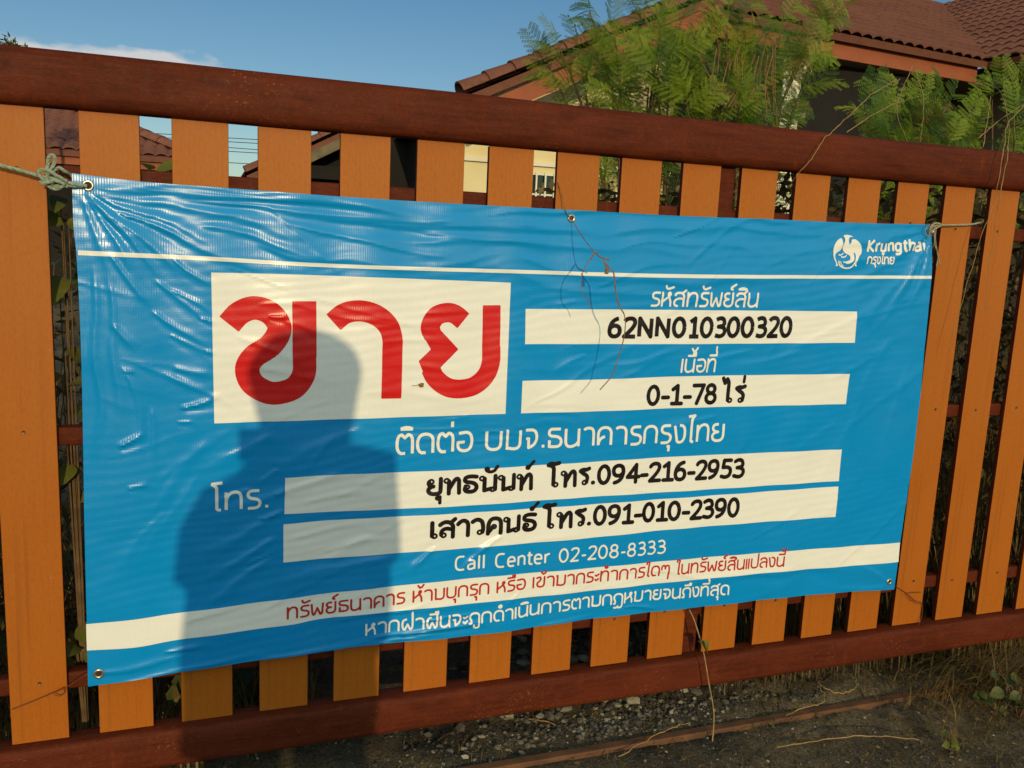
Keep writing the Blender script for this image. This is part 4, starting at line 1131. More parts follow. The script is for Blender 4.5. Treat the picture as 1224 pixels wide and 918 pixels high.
# gabled wing facing the street
YG = 5.3
g0 = Vector(at(549, 116, YG)); g1 = Vector(at(868, -12, YG)); run = g1.x - g0.x; gs = (g1.z - g0.z) / run
vl_ = Vector((1, 0, gs)).normalized()
rl = Vector((g0 - g1)).length
tiled('gable_roof', g0 + Vector((0, 4.5, 0)), Vector((0, -1, 0)), vl_, 4.5, rl, M_TILE, house, [(g1, (1, 0, 0))], cw=.125, amp=.026)
g2 = Vector((g1.x + run, g0.y + 1.6, g0.z))
tiled('gable_roof', g2, Vector((0, 1, 0)), Vector((-1, 0, gs)).normalized(), 4.5, rl, M_TILE, house, [(g1, (-1, 0, 0))], cw=.125, amp=.026)
off = Vector((0, -.02, .035))
ridge('verge_tiles', g0 + off, g1 + off, .105, M_TILE, house, ln=.24)
b = MB(); b.beam(g0 + Vector((.18, .03, -.12)), g1 + Vector((0, .03, -.17)), .03, .14)
b.build('bargeboard', M_FASCIA, house)
YW = 5.95; wl = float(at(553, 200, YW)[0]); wr = float(at(800, 200, YW)[0]); zt = lambda x: g1.z - abs(x - g1.x) * gs - .08
xs = [wl, g1.x, wr] if wr > g1.x else [wl, wr]
b = MB(); n = len(xs); vs = []
for y in (YW, YW + .15):
    for x in xs: vs.append((x, y, -.3))
    for x in reversed(xs): vs.append((x, y, zt(x)))
m = 2 * n; b.add(vs, [tuple(range(m)), tuple(reversed(range(m, 2 * m)))] + [(q, m + q, m + (q + 1) % m, (q + 1) % m) for q in range(m)])
b.build('gable_wall', M_CREAM, house)
za, zb = float(at(570, 193, YW)[2]), float(at(570, 188, YW)[2])
b = MB(); b.box((wl - .02, YW - .035, za), (wr, YW - .002, zb)); b.build('moulding', M_CREAM2, house)
b = MB(); b.box((wl + .26, YW - .02, -.2), (wl + .29, YW - .002, za - .003)); b.build('moulding', M_CREAM2, house)
# barred window
wx0, wx1 = float(at(628, 230, YW)[0]), float(at(712, 230, YW)[0]); wz1 = float(at(650, 209, YW)[2]); wz0 = wz1 - 1.15
b = MB(); b.box((wx0, YW - .012, wz0), (wx1, YW - .003, wz1)); win = b.build('window', M_GLASS, house)
b = MB()
for q in range(9): x = wx0 + (wx1 - wx0) * q / 8; b.box((x - .008, YW - .045, wz0 - .02), (x + .008, YW - .030, wz1 + .02))
for q in range(7): z = wz0 + (wz1 - wz0) * q / 6; b.box((wx0 - .02, YW - .029, z - .008), (wx1 + .02, YW - .014, z + .008))
b.build('window_grille', M_CREAM2, win)
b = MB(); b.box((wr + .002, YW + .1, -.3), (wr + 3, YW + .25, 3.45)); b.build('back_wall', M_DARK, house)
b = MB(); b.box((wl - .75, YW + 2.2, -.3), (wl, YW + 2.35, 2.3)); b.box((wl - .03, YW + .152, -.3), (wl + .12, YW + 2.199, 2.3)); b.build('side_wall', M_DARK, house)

# --- house far left
h2 = tag(empty('hip_roof_house'), 'low house with brown hipped tile roof behind the two leftmost gaps of the gate', 'house')
za = 2.06; y2 = 10.0; xr = .34; sl = .46
e0 = Vector((-6, y2, za)); hl = 3.4
v2 = Vector((0, 1, sl)).normalized()
tiled('roof', e0, (1, 0, 0), v2, 6 + xr, hl * 1.12, M_TILE2, h2, [((xr, y2, 0), (1, 1.15, 0))], cw=.15, amp=.03)
tiled('roof', (xr, y2, za), (0, 1, 0), Vector((-1, 0, sl * 1.15)).normalized(), 7.5, 3.4, M_TILE2, h2, [((xr, y2, 0), (-1, -1.15, 0)), ((xr, y2 + 2 * hl, 0), (-1, 1.15, 0))], cw=.15, amp=.03)
tiled('roof', (xr, y2 + 2 * hl, za), (-1, 0, 0), Vector((0, -1, sl)).normalized(), 6 + xr, hl * 1.12, M_TILE2, h2, [((xr, y2 + 2 * hl, 0), (1, -1.15, 0))], cw=.15, amp=.03)
rt = Vector((xr - hl * 1.15, y2 + hl, za + hl * sl))
ridge('ridge_tiles', Vector((xr, y2, za + .03)), rt + Vector((0, 0, .03)), .10, M_TILE2, h2)
ridge('ridge_tiles', Vector((xr, y2 + 2 * hl, za + .03)), rt + Vector((0, 0, .03)), .10, M_TILE2, h2)
ridge('ridge_tiles', rt + Vector((0, 0, .03)), Vector((-6, y2 + hl, za + hl * sl + .03)), .10, M_TILE2, h2)
b = MB(); b.box((-6, y2 + .08, za - .17), (xr - .06, y2 + .11, za - .02)); b.build('fascia', M_FASCIA, h2)
b = MB(); b.box((-6, y2 + .9, -.3), (xr - .9, y2 + 2 * hl - .9, za + .02)); b.build('wall', M_DARK, h2)

# --- carport roof between the two
h3 = tag(empty('open_carport'), 'dark open carport under a mossy red tiled roof edge in the middle gaps', 'carport')
M_MOSS = plain('mossy_bargeboard', (0.10, 0.085, 0.05), (0.22, 0.18, 0.11), .9, 6, bump=.5)
YC = 9.0
k0 = Vector(at(294, 209, YC)); k1 = Vector(at(470, 128, YC)); kd = (k1 - k0); kv = kd.normalized()
tiled('roof', k0 + Vector((0, 3.5, 0)), (0, -1, 0), kv, 3.5, kd.length, M_TILE, h3, cw=.14, amp=.028)
k2 = Vector((k1.x + (k1.x - k0.x), k0.y, k0.z))
tiled('roof', k2, (0, 1, 0), Vector((-kv.x, 0, kv.z)), 3.5, kd.length, M_TILE, h3, [(k1, (-1, 0, 0))], cw=.14, amp=.028)
ridge('verge_tiles', k0 + Vector((0, .02, .03)), k1 + Vector((0, .02, .03)), .09, M_TILE, h3)
b = MB(); b.beam(k0 + Vector((.1, .01, -.10)), k1 + Vector((0, .01, -.14)), .03, .11); b.build('bargeboard', M_MOSS, h3)
b = MB(); b.box((k0.x + .3, YC + .42, -.3), (k2.x - .3, YC + .5, k0.z + .05)); b.add([(k0.x + .2, YC + .41, k0.z), (k2.x - .2, YC + .41, k0.z), (k1.x, YC + .41, k1.z - .12)], [(0, 1, 2)]); b.build('back_wall', M_DARK, h3)  # set close behind the opening, coloured dark for the interior's shade
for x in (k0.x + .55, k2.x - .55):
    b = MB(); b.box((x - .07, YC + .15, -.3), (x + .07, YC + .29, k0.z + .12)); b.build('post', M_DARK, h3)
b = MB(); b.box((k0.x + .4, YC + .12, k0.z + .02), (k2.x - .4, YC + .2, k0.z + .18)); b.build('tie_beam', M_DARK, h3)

# --- overhead cables far behind
for i, (ya, yb) in enumerate(((165, 167), (169.5, 171.5), (176.5, 179), (181, 183), (194.5, 196.5))):
    a = Vector(at(275, ya, 25)); c = Vector(at(309, yb, 25)); d = (c - a) / (c.x - a.x)
    b = MB(); b.tube([a + d * (x - a.x) + Vector((0, 0, .0006 * ((x - 1.5) ** 2 - 1))) for x in np.linspace(-30, 34, 60)], .011, 5)
    tag(b.build('power_cable', M_LINE), ['highest', 'second highest', 'middle', 'second lowest', 'lowest'][i] + ' of the thin black cables crossing the sky between two slats', 'cable', 'overhead cables')

# ------------------------------------------------------------------ plants
def make_frond(ln, pairs, pl, droop):
    """feathery twice-divided leaf along +x: a rachis carrying pinnae, each a row of tiny leaflets -> (verts, faces)"""
    vs, fs = [], []
    def add(v_, f_):
        o = len(vs); vs.extend(v_); fs.extend([tuple(o + i for i in q) for q in f_])
    pts = []; p = Vector((0, 0, 0)); dd = Vector((1, 0, .25)).normalized(); n = pairs + 1
    for i in range(n + 1):
        pts.append(p.copy()); p = p + dd * (ln / n); dd = (dd + Vector((0, 0, -droop / n))).normalized()
    for i in range(n):
        add([pts[i] + Vector((0, -.001, 0)), pts[i] + Vector((0, .001, 0)), pts[i + 1] + Vector((0, .001, 0)), pts[i + 1] + Vector((0, -.001, 0))], [(0, 1, 2, 3)])
    for i in range(1, n + 1):
        for sg in (-1, 1):
            q = pl * (0.6 + .6 * math.sin(math.pi * min(i / n * .85 + .12, 1))) * random.uniform(.85, 1.1)
            dr = Vector((.62, sg * .9, -.25 + random.uniform(-.25, .15))).normalized()
            up = Vector((random.uniform(-.25, .25), random.uniform(-.35, .35), 1)).normalized(); w_ = dr.cross(up).normalized(); nn = w_.cross(dr)
            m = max(int(q / .0062), 6)
            for j in range(1, m + 1):
                c = pts[i] + dr * (q * j / m) + Vector((0, 0, -.18 * q * (j / m) ** 2))
                l = .0105 * (1 - .5 * abs(j / m - .4)) * random.uniform(.85, 1.1); h = .0024
                for s2 in (-1, 1):
                    e_ = (w_ * s2 * .9 + dr * .45 + nn * .12).normalized(); t_ = dr * h
                    add([c - t_ * .5, c + e_ * l * .5 - t_, c + e_ * l, c + e_ * l * .5 + t_, c + t_ * .5], [(0, 1, 2, 3, 4)])
    return np.array([tuple(q) for q in vs]), fs


FRONDS = {}


class FB:
    """collects many placed fronds into one crown mesh"""
    def __init__(s): s.v = []; s.f = []; s.n = 0; s.m = []

    def put(s, P, d, ln, pl):
        key = (round(ln, 2), round(pl, 3))
        if key not in FRONDS: FRONDS[key] = [make_frond(ln, random.choice((6, 7, 8)), pl, random.uniform(.5, 1.3)) for _ in range(9)]
        v_, f_ = random.choice(FRONDS[key]); d = Vector(d).normalized(); up = Vector((random.uniform(-.5, .5), random.uniform(-1.3, -.2), random.uniform(.35, .9)))
        y = up.cross(d).normalized(); z = d.cross(y); A = np.array([tuple(d), tuple(y), tuple(z)]) * random.uniform(.75, 1.15)
        s.v.append(v_ @ A + np.array(tuple(P))); s.f.extend([tuple(i + s.n for i in q) for q in f_]); s.n += len(v_)
        r_ = random.random(); s.m.extend([2 if r_ < .07 else (1 if r_ < .38 else 0)] * len(f_))


def bush(name, label, base, tips, nf, stems=1, pl=.075, ln=.22, cat='bush'):
    root = tag(empty(name, base), label, cat); inv = Matrix.Translation(Vector(base)).inverted()
    tb, cb = MB(), FB(); B0 = Vector(base)
    for (px, py, Y) in tips:
        tip = Vector(at(px, py, Y)); h = tip - B0
        mid = B0 + Vector((h.x * .35 + random.uniform(-.1, .1), h.y * .4 + random.uniform(-.1, .1), h.z * .72))
        P = [B0 + Vector((random.uniform(-.06, .06), random.uniform(-.06, .06), 0)), B0.lerp(mid, .5) + Vector((random.uniform(-.05, .05), 0, 0)), mid, mid.lerp(tip, .55) + Vector((0, 0, .06)), tip]
        C_ = [Vector(q) for q in catmull([tuple(p) for p in P], 7)]; n = len(C_)
        tb.tube(C_, [.012 * (1 - i / n) + .0022 for i in range(n)], 5)
        for f_ in range(nf):
            t_ = .48 + .52 * (f_ + random.random() * .6) / nf; i = min(int(t_ * (n - 1)), n - 2)
            p = C_[i].lerp(C_[i + 1], t_ * (n - 1) - i); ax = (C_[i + 1] - C_[i]).normalized()
            az = random.uniform(0, 2 * math.pi); o = Vector((math.cos(az), math.sin(az) * .8, random.uniform(-.15, .55)))
            d = (ax * .55 + o).normalized()
            cb.put(p, d, ln, pl)
        cb.put(tip, (C_[-1] - C_[-3]), ln, pl)
    o = tb.build('trunk', M_BARK, root, smooth=True); o.matrix_parent_inverse = inv
    o = np_mesh('crown', np.concatenate(cb.v), cb.f, M_FERN, root, smooth=False); o.matrix_parent_inverse = inv
    o.data.materials.append(M_FERN2); o.data.materials.append(M_FERN3); o.data.polygons.foreach_set('material_index', cb.m)
    return root


T1 = [(668, 55, 1.5), (655, 78, 1.6), (705, 14, 1.7), (735, 40, 1.4), (728, 88, 1.5), (770, 16, 1.6), (790, 62, 1.3), (775, 105, 1.4), (752, 68, 1.8), (815, 24, 1.5), (800, 100, 1.3), (820, 70, 1.6), (740, 112, 1.4), (790, 34, 1.7), (690, 60, 1.7)]
bush('feathery_bush', 'feathery leaved green bush reaching over the gate top, its tips against the sky', (2.32, 1.65, G), T1, 17, pl=.058, ln=.17)
T2 = [(830, 60, 1.3), (855, 34, 1.5), (845, 100, 1.25), (880, 78, 1.3), (905, 44, 1.4), (940, 24, 1.5), (958, 62, 1.3), (985, 18, 1.6), (1000, 6, 1.5), (820, 118, 1.2), (885, 120, 1.2), (870, 12, 1.6), (972, 78, 1.3), (835, 86, 1.5), (860, 108, 1.4), (890, 24, 1.7), (865, 60, 1.6), (910, 70, 1.3)]
bush('feathery_bush', 'denser feathery leaved bush hung with dry brown stems in front of the tiled eave', (2.85, 1.5, G), T2, 18, pl=.058, ln=.165)
T3 = [(1040, 135, 1.1), (1066, 118, 1.2), (1092, 132, 1.1), (1062, 160, 1.0), (1105, 158, 1.05), (1085, 172, 1.0), (1130, 128, 1.2), (1150, 150, 1.1), (1135, 172, 1.0), (1165, 120, 1.3), (1120, 108, 1.3)]
bush('feathery_bush', 'low feathery leaved bush just above the top rail near its right end', (3.35, 1.15, G), T3, 15, pl=.055, ln=.155)
T4 = [(1200, 104, 1.2), (1222, 96, 1.3), (1186, 120, 1.2), (1240, 118, 1.2), (1212, 140, 1.1), (1250, 90, 1.3)]
bush('feathery_bush', 'small feathery sprig at the far right edge above the gate', (4.05, 1.2, G), T4, 8, pl=.058, ln=.165)

# small tree top far left, beyond the left house
root = tag(empty('small_tree', (-1.35, 8.2, .3)), 'small dark treetop just showing over the top rail at far left', 'tree'); inv = Matrix.Translation((1.35, -8.2, -.3))
b = MB(); ct = Vector(at(13, 50, 8.2)); b.tube([(-1.35, 8.2, .2), ct.lerp(Vector((-1.35, 8.2, .2)), .5), ct], [.06, .04, .012], 6); o = b.build('trunk', M_BARK, root); o.matrix_parent_inverse = inv
b = MB()
for _ in range(900):
    p = ct + Vector((random.gauss(0, .07), random.gauss(0, .1), random.gauss(-.16, .07))); d = Vector((random.gauss(0, 1), random.gauss(0, 1), random.gauss(0, 1))).normalized(); s_ = d.cross(Vector((.3, .5, .8))).normalized()
    b.add([p, p + d * .03 + s_ * .012, p + d * .07, p + d * .03 - s_ * .012], [(0, 1, 2, 3)])
o = b.build('crown', M_LEAF, root); o.matrix_parent_inverse = inv


def blade(b, p, h, lean, w=.003, n=6, curl=.6):
    az = random.uniform(0, 2 * math.pi); dx, dy = math.cos(az), math.sin(az); pts = []
    if (p[1] > .06) and p[1] + dy * lean * h < .075: dy = abs(dy)
    if (p[1] < .06) and p[1] + dy * lean * h > -.04: dy = -abs(dy)
    for i in range(n + 1):
        t_ = i / n; pts.append(Vector(p) + Vector((dx * lean * h * t_ ** 1.7, dy * lean * h * t_ ** 1.7, h * (t_ - curl * lean * .5 * t_ ** 2.6))))
    sd = Vector((-dy + random.uniform(-.3, .3), dx, 0)).normalized()
    b.strip(pts, sd, [w * (1 - .85 * i / n) + .0004 for i in range(n + 1)])


# dry brush and grass behind the gate
b = MB()
for _ in range(3300):
    x = random.uniform(1.75, 4.4); y = random.uniform(.16, 1.3); blade(b, (x, y, gz(x, y) - .01), random.uniform(.35, 1.45), random.uniform(.1, .75), random.uniform(.0015, .004))
for _ in range(700):
    x = random.uniform(1.0, 1.9); y = random.uniform(.7, 1.6); blade(b, (x, y, gz(x, y) - .01), random.uniform(.3, 1.2), random.uniform(.1, .8), random.uniform(.0015, .003))
for _ in range(2200):
    x = random.uniform(-.8, .7); y = random.uniform(.14, 1.5); blade(b, (x, y, gz(x, y) - .01), random.uniform(.25, 1.0), random.uniform(.35, 1.1), random.uniform(.001, .003))
for _ in range(420):
    x = random.uniform(1.9, 3.3); y = random.uniform(.068, .16); blade(b, (x, y, gz(x, y) - .01), random.uniform(.3, 1.5), random.uniform(.1, .7), random.uniform(.0009, .0022))
tag(b.build('dry_grass', M_GRASS), 'tangled dry grass standing behind the gate slats', 'grass', kind='stuff')
b = MB()
for _ in range(16000):
    r_ = random.random()
    if r_ < .40: x, y, z = random.uniform(1.9, 4.4), random.uniform(.25, 1.4), random.uniform(G, 1.46)
    elif r_ < .66: x, y, z = random.uniform(1.95, 3.6), random.uniform(.12, .5) if random.random() < .6 else random.uniform(.07, .13), random.uniform(.2, 1.42)
    elif r_ < .78: x, y, z = random.uniform(1.5, 2.0), random.uniform(.4, .9), random.uniform(.6, 1.36)
    else: x, y, z = random.uniform(-.8, .55), random.uniform(.12, 1.2), random.uniform(G, 1.18)
    d = Vector((random.gauss(0, 1), random.gauss(0, 1), random.gauss(-.3, 1))).normalized(); s_ = d.cross(Vector((.3, .5, .8))).normalized(); l = random.uniform(.02, .06); p = Vector((x, y, z))
    b.add([p, p + d * l * .5 + s_ * l * .22, p + d * l, p + d * l * .5 - s_ * l * .22], [(0, 1, 2, 3)])
tag(b.build('dead_brush', M_BRUSH), 'mass of withered brown leaves behind the gate', 'brush', kind='stuff')


def leafy(name, label, base, leaves, mat, ls=.09, cat='weed', stemr=.004, ratio=.32):
    """stems carrying broad leaves; leaves = list of points"""
    root = tag(empty(name, base), label, cat); inv = Matrix.Translation(Vector(base)).inverted(); sb = MB(); B0 = Vector(base)
    for q in leaves:
        q = Vector(q); m = B0.lerp(q, .6) + Vector((0, 0, .05)); sb.tube([tuple(v_) for v_ in catmull([tuple(B0), tuple(m), tuple(q)], 6)], [stemr * (1 - .7 * i / 12) for i in range(13)], 5)
        az = random.uniform(0, 2 * math.pi); d = Vector((math.cos(az), math.sin(az) * .7 - .3, random.uniform(-.5, .5))).normalized()
        up = Vector((random.uniform(-.3, .3), -.7, .7)).normalized(); sd = d.cross(up).normalized(); up = sd.cross(d)
        L_ = ls * random.uniform(.7, 1.25); rows = []; n = 8
        for i in range(n + 1):
            t_ = i / n; w_ = L_ * ratio * (math.sin(math.pi * t_ ** .75) ** .8 if 0 < t_ < 1 else 0.02)
            c = q + d * L_ * t_ - up * (L_ * .25 * t_ * t_); rows += [c - sd * w_ + up * w_ * .25, c, c + sd * w_ + up * w_ * .25]
        fs = []
        for i in range(n): fs += [(i * 3, i * 3 + 1, i * 3 + 4, i * 3 + 3), (i * 3 + 1, i * 3 + 2, i * 3 + 5, i * 3 + 4)]
        lb = MB(); lb.add(rows, fs); o = lb.build('leaf', mat, root, smooth=True); o.matrix_parent_inverse = inv
    o = sb.build('stem', M_BARK, root, smooth=True); o.matrix_parent_inverse = inv
    return root


def pts_at(lst): return [at(x, y, Y) for x, y, Y in lst]


leafy('leafy_weed', 'yellow green broad leaves in the gap left of the banner', (.14, .10, G), pts_at([(78, 420, .075), (74, 448, .08), (84, 458, .09), (88, 556, .08), (72, 235, .10), (82, 262, .075), (76, 268, .08), (92, 772, .08), (88, 756, .09), (98, 782, .075), (90, 790, .08), (70, 330, .10), (90, 600, .09)]), M_YLEAF, .075, ratio=.30)
leafy('leafy_weed', 'dark green weed behind the lowest left end of the gate', (.45, .4, G), pts_at([(205, 815, .2), (295, 800, .25), (280, 806, .3), (198, 830, .2), (300, 815, .3), (10, 700, .3), (6, 740, .3), (12, 780, .3), (4, 660, .35)]), M_LEAF, .08)
leafy('banana_plant', 'pale yellow leaf blade seen between the second and third slat', (.2, 2.2, G), pts_at([(178, 203, 2.2), (184, 207, 2.3), (172, 214, 2.2), (192, 212, 2.2)]), M_YLEAF, .22, 'plant', .008, .22)
leafy('leafy_vine', 'green leafy vine tangled behind the middle gaps of the gate', (1.6, .75, G), [(random.uniform(1.30, 1.78), random.uniform(.5, 1.0), random.uniform(.95, 1.26)) for _ in range(85)], M_LEAF, .05, 'vine', .003, .42)
leafy('leafy_weed', 'small bright green weed on the ground at lower right', (2.78, -.25, G), [(2.78 + random.gauss(0, .045), -.25 + random.gauss(0, .05), G + random.uniform(.03, .12)) for _ in range(34)], M_LEAF, .036, ratio=.42, stemr=.002)
leafy('leafy_weed', 'yellowed seedling on the ground near the bottom right edge', (2.42, -.33, G), [(2.42 + random.gauss(0, .02), -.33 + random.gauss(0, .02), G + random.uniform(.02, .05)) for _ in range(9)], M_YLEAF, .022, ratio=.42, stemr=.0015)
leafy('leafy_vine', 'shaded green creeper behind the gap left of the banner', (-.05, .5, G), [(random.uniform(-.34, .10), random.uniform(.25, .9), random.uniform(-.1, 1.12)) for _ in range(80)], M_LEAF, .06, 'vine', .003, .36)

# single climbing stem in front of the bottom rail with one curled leaf
b = MB(); st_ = pxline([(848, 918, -.12), (852, 880, -.10), (853, 850, -.085), (847, 815, -.075), (842, 785, -.07), (838, 768, -.062), (830, 742, -.05), (824, 729, -.04)])
stem_plant = tag(empty('climbing_stem', tuple(st_[0])), 'thin pale stem with one curled green leaf in front of the bottom rail', 'vine'); inv = Matrix.Translation(st_[0]).inverted()
b.tube(catmull([tuple(q) for q in st_], 6), .0022, 5); o = b.build('stem', M_STRAW, stem_plant, smooth=True); o.matrix_parent_inverse = inv
b = MB(); q = Vector(at(838, 768, -.064))
b.add([q, q + Vector((-.022, -.012, .012)), q + Vector((-.006, -.022, .018)), q + Vector((.014, -.018, .012)), q + Vector((.020, -.008, -.008)), q + Vector((.016, -.012, -.030)), q + Vector((.006, -.02, -.012))], [(0, 1, 2), (0, 2, 6), (2, 3, 6), (3, 4, 6), (4, 5, 6), (0, 6, 5)])
o = b.build('leaf', M_YLEAF, stem_plant); o.matrix_parent_inverse = inv

# dry straws lying over the top rail
def straw(pts, label, r=.0022):
    P = catmull([tuple(q) for q in pxline(pts)], 7); b = MB(); n = len(P); r *= .8
    P = [np.array(q) + (rng.normal(0, .0016, 3) * np.array((1, .4, 1)) if 0 < i < n - 1 else 0) for i, q in enumerate(P)]
    b.tube(P, [r * (1 - .6 * i / n) * random.uniform(.8, 1.2) for i in range(n)], 5)
    tag(b.build('dry_stalk', M_STRAW, smooth=True), label, 'stalk', 'dry stalks around the gate')


straw([(1232, 118, .3), (1205, 148, .12), (1200, 178, -.05), (1188, 240, -.06), (1170, 290, -.06), (1150, 360, -.05), (1133, 420, -.045)], 'longest golden stalk bent over the top rail at the right end')
straw([(1206, 176, -.04), (1196, 230, -.052), (1190, 270, -.05), (1182, 320, -.04), (1178, 370, -.03)], 'shorter golden stalk hanging beside the longest one at the right end', .0018)
straw([(1076, 94, .35), (1040, 114, .2), (1005, 148, .05), (985, 166, -.045), (970, 190, -.055), (953, 208, -.05), (945, 222, -.02), (948, 235, .03)], 'arching stalk that drops over the rail above the white emblem', .002)
straw([(1012, 158, .1), (1060, 128, .3), (1110, 112, .5)], 'straight stalk leaning right above the rail below the tiled eave', .002)
straw([(1170, 165, .1), (1200, 140, .3), (1240, 115, .5)], 'stalk rising to the frame edge beside the far right sprig', .002)
straw([(1175, 176, .08), (1184, 120, .3), (1184, 118, .3)], 'upright stalk behind the rail near the right end', .002)
straw([(1204, 180, .06), (1206, 150, .2), (1196, 110, .4), (1180, 100, .5)], 'hooked stalk behind the rail at the right end', .0018)
straw([(1092, 75, .6), (1072, 128, .4), (1085, 170, .3)], 'crossed stalk standing in the low feathery bush', .002)
straw([(1092, 75, .6), (1104, 120, .5), (1100, 170, .3)], 'second crossed stalk leaning the other way in the low bush', .002)
straw([(930, 860, -.04), (960, 846, -.09), (985, 838, -.06), (978, 815, .0)], 'curled pale stalk on the ground under the bottom rail', .003)
straw([(975, 812, .02), (985, 822, -.03), (1005, 828, -.06), (1022, 822, -.04), (1023, 808, .02)], 'looped pale stalk lying against the bottom rail', .003)
for i, (x0, y0, x1, y1, lb_) in enumerate(((930, 893, 1100, 884, 'long pale stalk lying on the dark soil in front of the track'), (830, 862, 740, 905, 'pale stalk lying near the climbing stem'), (590, 865, 680, 872, 'thin stalk on the gravel below the bottom rail'), (1190, 838, 1224, 826, 'straw lying by the bright green weed'))):
    A, B_ = atz(x0, y0, G + .012), atz(x1, y1, G + .012); m = (A + B_) / 2 + np.array([.02, .01, .012])
    b = MB(); P = [np.array(q) + rng.normal(0, .0022, 3) * np.array((1, 1, .4)) for q in catmull([A, m, B_], 10)]; b.tube(P, [.0017 * random.uniform(.7, 1.2) for _ in P], 5); tag(b.build('dry_stalk', M_STRAW, smooth=True), lb_, 'stalk', 'dry stalks around the gate')
# tufts at the right end on the ground, stuff
b = MB()
for _ in range(520):
    x = random.gauss(2.88, .20); y = random.gauss(-.10, .09); blade(b, (x, y, gz(x, y)), random.uniform(.05, .26), random.uniform(.4, 1.3), random.uniform(.0012, .0028), curl=.9)
for _ in range(1300):
    x = random.uniform(.2, 3.3); y = random.uniform(-.7, .12); z = gz(x, y) + .004; az = random.uniform(0, math.pi); l = random.uniform(.02, .09)
    b.strip([(x, y, z), (x + l * .5 * math.cos(az), y + l * .5 * math.sin(az), z + .008), (x + l * math.cos(az), y + l * math.sin(az), gz(x + l * math.cos(az), y + l * math.sin(az)) + .003)], (-math.sin(az), math.cos(az), .2), [.0008, .0016, .0005])
for _ in range(420):                             # withered leaves lying about
    x = random.uniform(.3, 3.2) if random.random() < .5 else random.gauss(2.6, .35); y = random.uniform(-.7, .1); z = gz(x, y) + .004; az = random.uniform(0, 6.28); l = random.uniform(.008, .028); c_, s_ = math.cos(az), math.sin(az); q = random.uniform(.25, .45)
    b.add([(x, y, z), (x + l * (.5 * c_ - q * s_), y + l * (.5 * s_ + q * c_), z + random.uniform(0, .008)), (x + l * c_, y + l * s_, z + random.uniform(0, .006)), (x + l * (.5 * c_ + q * s_), y + l * (.5 * s_ - q * c_), z + random.uniform(.002, .008))], [(0, 1, 2, 3)])
tag(b.build('dry_litter', M_GRASS), 'dry tufts and straw litter on the soil in front of the gate', 'grass', kind='stuff')
# hanging dry stems in the second bush
b = MB()
for _ in range(38):
    x = random.uniform(855, 930); y = random.uniform(50, 75); Y = random.uniform(1.15, 1.4); p = at(x, y, Y); l = random.uniform(.15, .38)
    b.tube(catmull([p, p + np.array([random.uniform(-.03, .03), 0, -l * .5]), p + np.array([random.uniform(-.06, .06), 0, -l])], 4), random.uniform(.0015, .003), 4)
tag(b.build('hanging_dry_stems', M_TWIG), 'bunch of brown dry stems hanging in the denser feathery bush', 'stems')

# ------------------------------------------------------------------ gravel
def stones(name, n, fx, smin, smax, label, kind='stuff'):
    bm = bmesh.new(); bmesh.ops.create_icosphere(bm, subdivisions=1, radius=1); bv0 = np.array([v_.co for v_ in bm.verts]); bf0 = [tuple(v_.index for v_ in f_.verts) for f_ in bm.faces]; bm.free()
    V_ = []; F_ = []
    for i in range(n):
        x, y, lift = fx(); s_ = smin + (smax - smin) * random.random() ** 2.2
        q = bv0 * (1 + .22 * rng.standard_normal((len(bv0), 1))) * np.array([1, random.uniform(.55, .9), random.uniform(.4, .7)]) * s_
        a = random.uniform(0, 6.28); b_ = random.uniform(-.4, .4); Rz = np.array([[math.cos(a), -math.sin(a), 0], [math.sin(a), math.cos(a), 0], [0, 0, 1]]); Rx = np.array([[1, 0, 0], [0, math.cos(b_), -math.sin(b_)], [0, math.sin(b_), math.cos(b_)]])
        q = q @ Rx.T @ Rz.T + np.array([x, y, gz(x, y) + s_ * .25 + lift]); o0 = len(V_) * len(bv0)
        V_.append(q); F_.extend([tuple(o0 + k_ for k_ in f_) for f_ in bf0])
    o = np_mesh(name, np.concatenate(V_), F_, M_STONE, smooth=False); tag(o, label, 'gravel', kind=kind); return o


stones('gravel_heap', 1500, lambda: (random.gauss(1.66, .30), abs(random.gauss(.42, .28)) + .10, 0), .006, .028, 'heap of grey stones behind the bottom rail')
stones('gravel', 750, lambda: (random.gauss(1.58, .26), random.gauss(.04, .03), 0), .003, .013, 'strip of small stones between the bottom rail and the track')
stones('grit', 7000, lambda: (random.uniform(.2, 3.2), random.uniform(-.75, .25), -.001), .0010, .0060, 'scattered grit on the dark soil')

